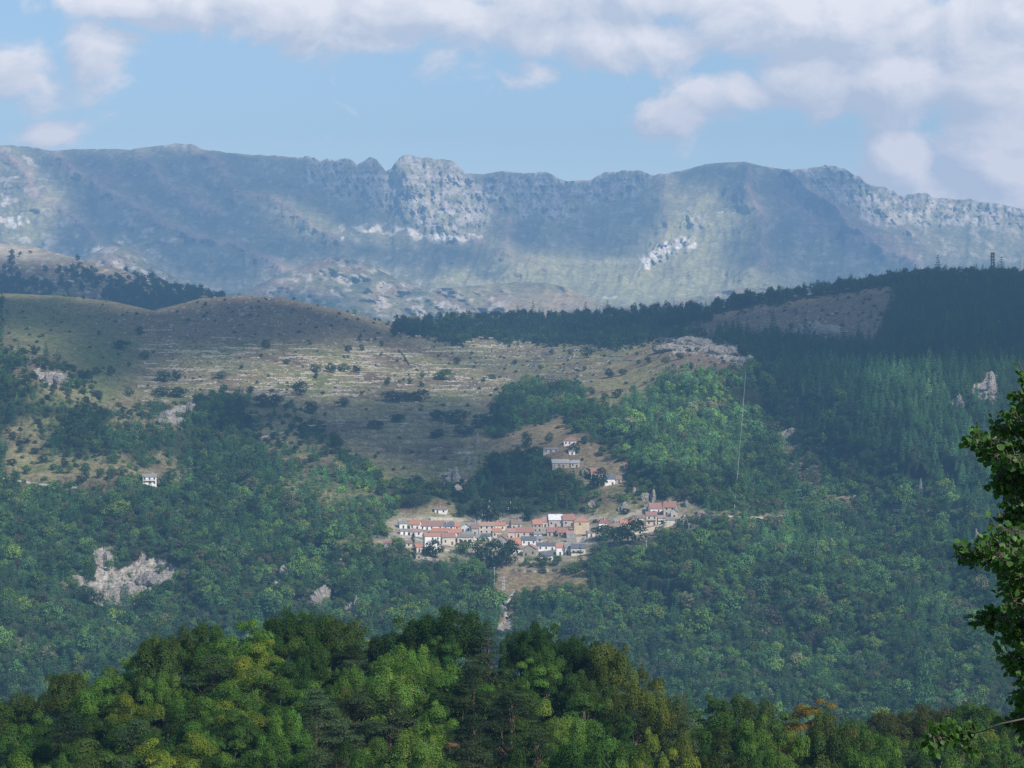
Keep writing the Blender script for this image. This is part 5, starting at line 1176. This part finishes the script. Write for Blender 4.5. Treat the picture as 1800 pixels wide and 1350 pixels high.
# ------------------------------------------------------------------ haze filling the valley
m, nt, ns, ln = new_mat('haze'); out = N(ns, 'ShaderNodeOutputMaterial'); ab = N(ns, 'ShaderNodeVolumeAbsorption'); em = N(ns, 'ShaderNodeEmission'); ad = N(ns, 'ShaderNodeAddShader')
sig = np.array([.90e-4, 1.06e-4, 1.20e-4]); Lh = np.array([.190, .365, .580])
ab.inputs['Density'].default_value = 1.6e-4; ab.inputs['Color'].default_value = (*(1 - sig / 1.6e-4), 1)
e = sig * Lh; em.inputs['Color'].default_value = (*(e / e.max()), 1); em.inputs['Strength'].default_value = float(e.max())
ln.new(ab.outputs[0], ad.inputs[0]); ln.new(em.outputs[0], ad.inputs[1]); ln.new(ad.outputs[0], out.inputs['Volume'])
mb = MB(); mb.box(-6000, -1500, 30, 6000, 9000, 1250); tag(link('haze', mb.mesh('haze', m)), kind='stuff')

m, nt, ns, ln = new_mat('distant_haze'); out = N(ns, 'ShaderNodeOutputMaterial'); ab = N(ns, 'ShaderNodeVolumeAbsorption'); em = N(ns, 'ShaderNodeEmission'); ad = N(ns, 'ShaderNodeAddShader')
sig = np.array([3.2e-5, 4.0e-5, 5.4e-5]); Lh = np.array([.36, .48, .84])
ab.inputs['Density'].default_value = 6e-5; ab.inputs['Color'].default_value = (*(1 - sig / 6e-5), 1); e = sig * Lh; em.inputs['Color'].default_value = (*(e / e.max()), 1); em.inputs['Strength'].default_value = float(e.max())
ln.new(ab.outputs[0], ad.inputs[0]); ln.new(em.outputs[0], ad.inputs[1]); ln.new(ad.outputs[0], out.inputs['Volume'])
mb = MB(); mb.box(-5900, 3300, 60, 5900, 8900, 1200); tag(link('distant_haze', mb.mesh('distant_haze', m)), kind='stuff')

# ------------------------------------------------------------------ sky
el = math.asin(SUN[2]); az = math.atan2(SUN[0], SUN[1])
wd = bpy.data.worlds.new('World'); scn.world = wd; wd.use_nodes = True; nt = wd.node_tree; ns, ln = nt.nodes, nt.links; ns.clear()
out = N(ns, 'ShaderNodeOutputWorld'); bg = N(ns, 'ShaderNodeBackground'); bg.inputs['Strength'].default_value = .125
sky = N(ns, 'ShaderNodeTexSky', sky_type='NISHITA', sun_disc=False); sky.sun_elevation = el; sky.sun_rotation = az; sky.altitude = 1000
def MN(op, a_, b_=None, c_=None, clamp=False):
    n_ = N(ns, 'ShaderNodeMath', operation=op); n_.use_clamp = clamp
    for i, q in enumerate((a_, b_, c_)):
        if q is None: continue
        if isinstance(q, (int, float)): n_.inputs[i].default_value = q
        else: ln.new(q, n_.inputs[i])
    return n_.outputs[0]
tc = N(ns, 'ShaderNodeTexCoord'); sp = N(ns, 'ShaderNodeSeparateXYZ'); ln.new(tc.outputs['Generated'], sp.inputs[0])
yy = MN('MAXIMUM', sp.outputs['Y'], .05); UU = MN('MULTIPLY', MN('DIVIDE', sp.outputs['X'], yy), F / 1000); VV = MN('MULTIPLY', MN('DIVIDE', sp.outputs['Z'], yy), F / 1000)
BL = [(350,0,250,62,1.1),(650,28,340,76,1.1),(1050,60,260,80,.95),(1050,-10,340,80,1.1),(1480,30,340,95,1.1),(1760,50,230,100,1.1),(20,130,110,62,.9),(185,95,90,75,.9),(100,238,75,25,.45),(940,124,95,34,.75),(690,120,90,30,.5),
      (1200,197,85,40,.9),(1300,172,120,56,1.15),(1430,150,135,72,1.25),(1590,155,135,74,1.2),(1740,150,140,95,1.15),(1585,292,74,60,1.45),(1740,270,115,120,1.4),(1690,345,150,64,1.3),(1440,245,70,22,.35),(800,-120,1200,90,1.)]
def density(dx, dy):
    cv = N(ns, 'ShaderNodeCombineXYZ'); U_ = MN('ADD', UU, dx); V_ = MN('ADD', VV, dy); ln.new(U_, cv.inputs[0]); ln.new(MN('MULTIPLY', V_, 1.35), cv.inputs[1])
    ng_ = N(ns, 'ShaderNodeTexNoise'); ng_.inputs['Scale'].default_value = 5.5; ng_.inputs['Detail'].default_value = 7; ng_.inputs['Roughness'].default_value = .56; ng_.inputs['Distortion'].default_value = .35; ln.new(cv.outputs[0], ng_.inputs['Vector'])
    tot = None
    for (cx_, cy_, rx, ry, w_) in BL:
        a_ = MN('MULTIPLY', MN('ADD', U_, -(cx_ - 900) / 1000), 1000 / rx); b_ = MN('MULTIPLY', MN('ADD', V_, -(675 - cy_) / 1000), 1000 / ry)
        g_ = MN('MULTIPLY', MN('EXPONENT', MN('MULTIPLY', MN('ADD', MN('MULTIPLY', a_, a_), MN('MULTIPLY', b_, b_)), -.9)), w_)
        tot = g_ if tot is None else MN('MAXIMUM', tot, g_)
    d_ = MN('ADD', tot, MN('MULTIPLY', MN('SUBTRACT', ng_.outputs['Fac'], .5), 2.3))
    return d_
d0_ = density(0, 0); d1_ = density(.03, .035)
mr = N(ns, 'ShaderNodeMapRange', interpolation_type='SMOOTHSTEP'); mr.inputs['From Min'].default_value = .30; mr.inputs['From Max'].default_value = .72; ln.new(d0_, mr.inputs['Value'])
lit = MN('ADD', MN('MULTIPLY', MN('SUBTRACT', d0_, d1_), 1.4), .45, clamp=True)
cr = N(ns, 'ShaderNodeMix', data_type='RGBA'); ln.new(lit, cr.inputs['Factor']); cr.inputs['A'].default_value = (5.7, 6.2, 7.1, 1); cr.inputs['B'].default_value = (9.9, 10.0, 10.2, 1)
mxc = N(ns, 'ShaderNodeMix', data_type='RGBA'); ln.new(MN('MULTIPLY', MN('MULTIPLY', mr.outputs[0], .94), MN('GREATER_THAN', sp.outputs['Y'], .35)), mxc.inputs['Factor'])
sc_ = N(ns, 'ShaderNodeVectorMath', operation='MULTIPLY'); sc_.inputs[1].default_value = (1.08, 1.19, 1.26); ln.new(sky.outputs[0], sc_.inputs[0])
ln.new(sc_.outputs[0], mxc.inputs['A']); ln.new(cr.outputs['Result'], mxc.inputs['B']); ln.new(mxc.outputs['Result'], bg.inputs['Color']); ln.new(bg.outputs[0], out.inputs['Surface'])

sd = bpy.data.lights.new('sun', 'SUN'); sd.energy = 5.0; sd.angle = math.radians(.53); sd.color = (1, .955, .88); so = bpy.data.objects.new('sun', sd); COL.objects.link(so)
so.rotation_euler = Vector(SUN).to_track_quat('Z', 'Y').to_euler(); so.location = (200, -100, 600)

cam = bpy.data.cameras.new('camera'); cam.sensor_width = 36; cam.lens = 18 / math.tan(math.radians(HF / 2)); cam.clip_start = .5; cam.clip_end = 90000
co = bpy.data.objects.new('camera', cam); COL.objects.link(co); co.location = (0, 0, EYE); co.rotation_euler = (math.pi / 2, 0, 0); scn.camera = co
scn.view_settings.view_transform = 'Standard'; scn.view_settings.look = 'None'; scn.view_settings.exposure = 0; scn.view_settings.gamma = 1
cy_ = scn.cycles; cy_.max_bounces = 5; cy_.diffuse_bounces = 2; cy_.glossy_bounces = 1; cy_.transmission_bounces = 3; cy_.transparent_max_bounces = 10; cy_.volume_bounces = 0
cy_.use_denoising = False
scn.render.use_persistent_data = False
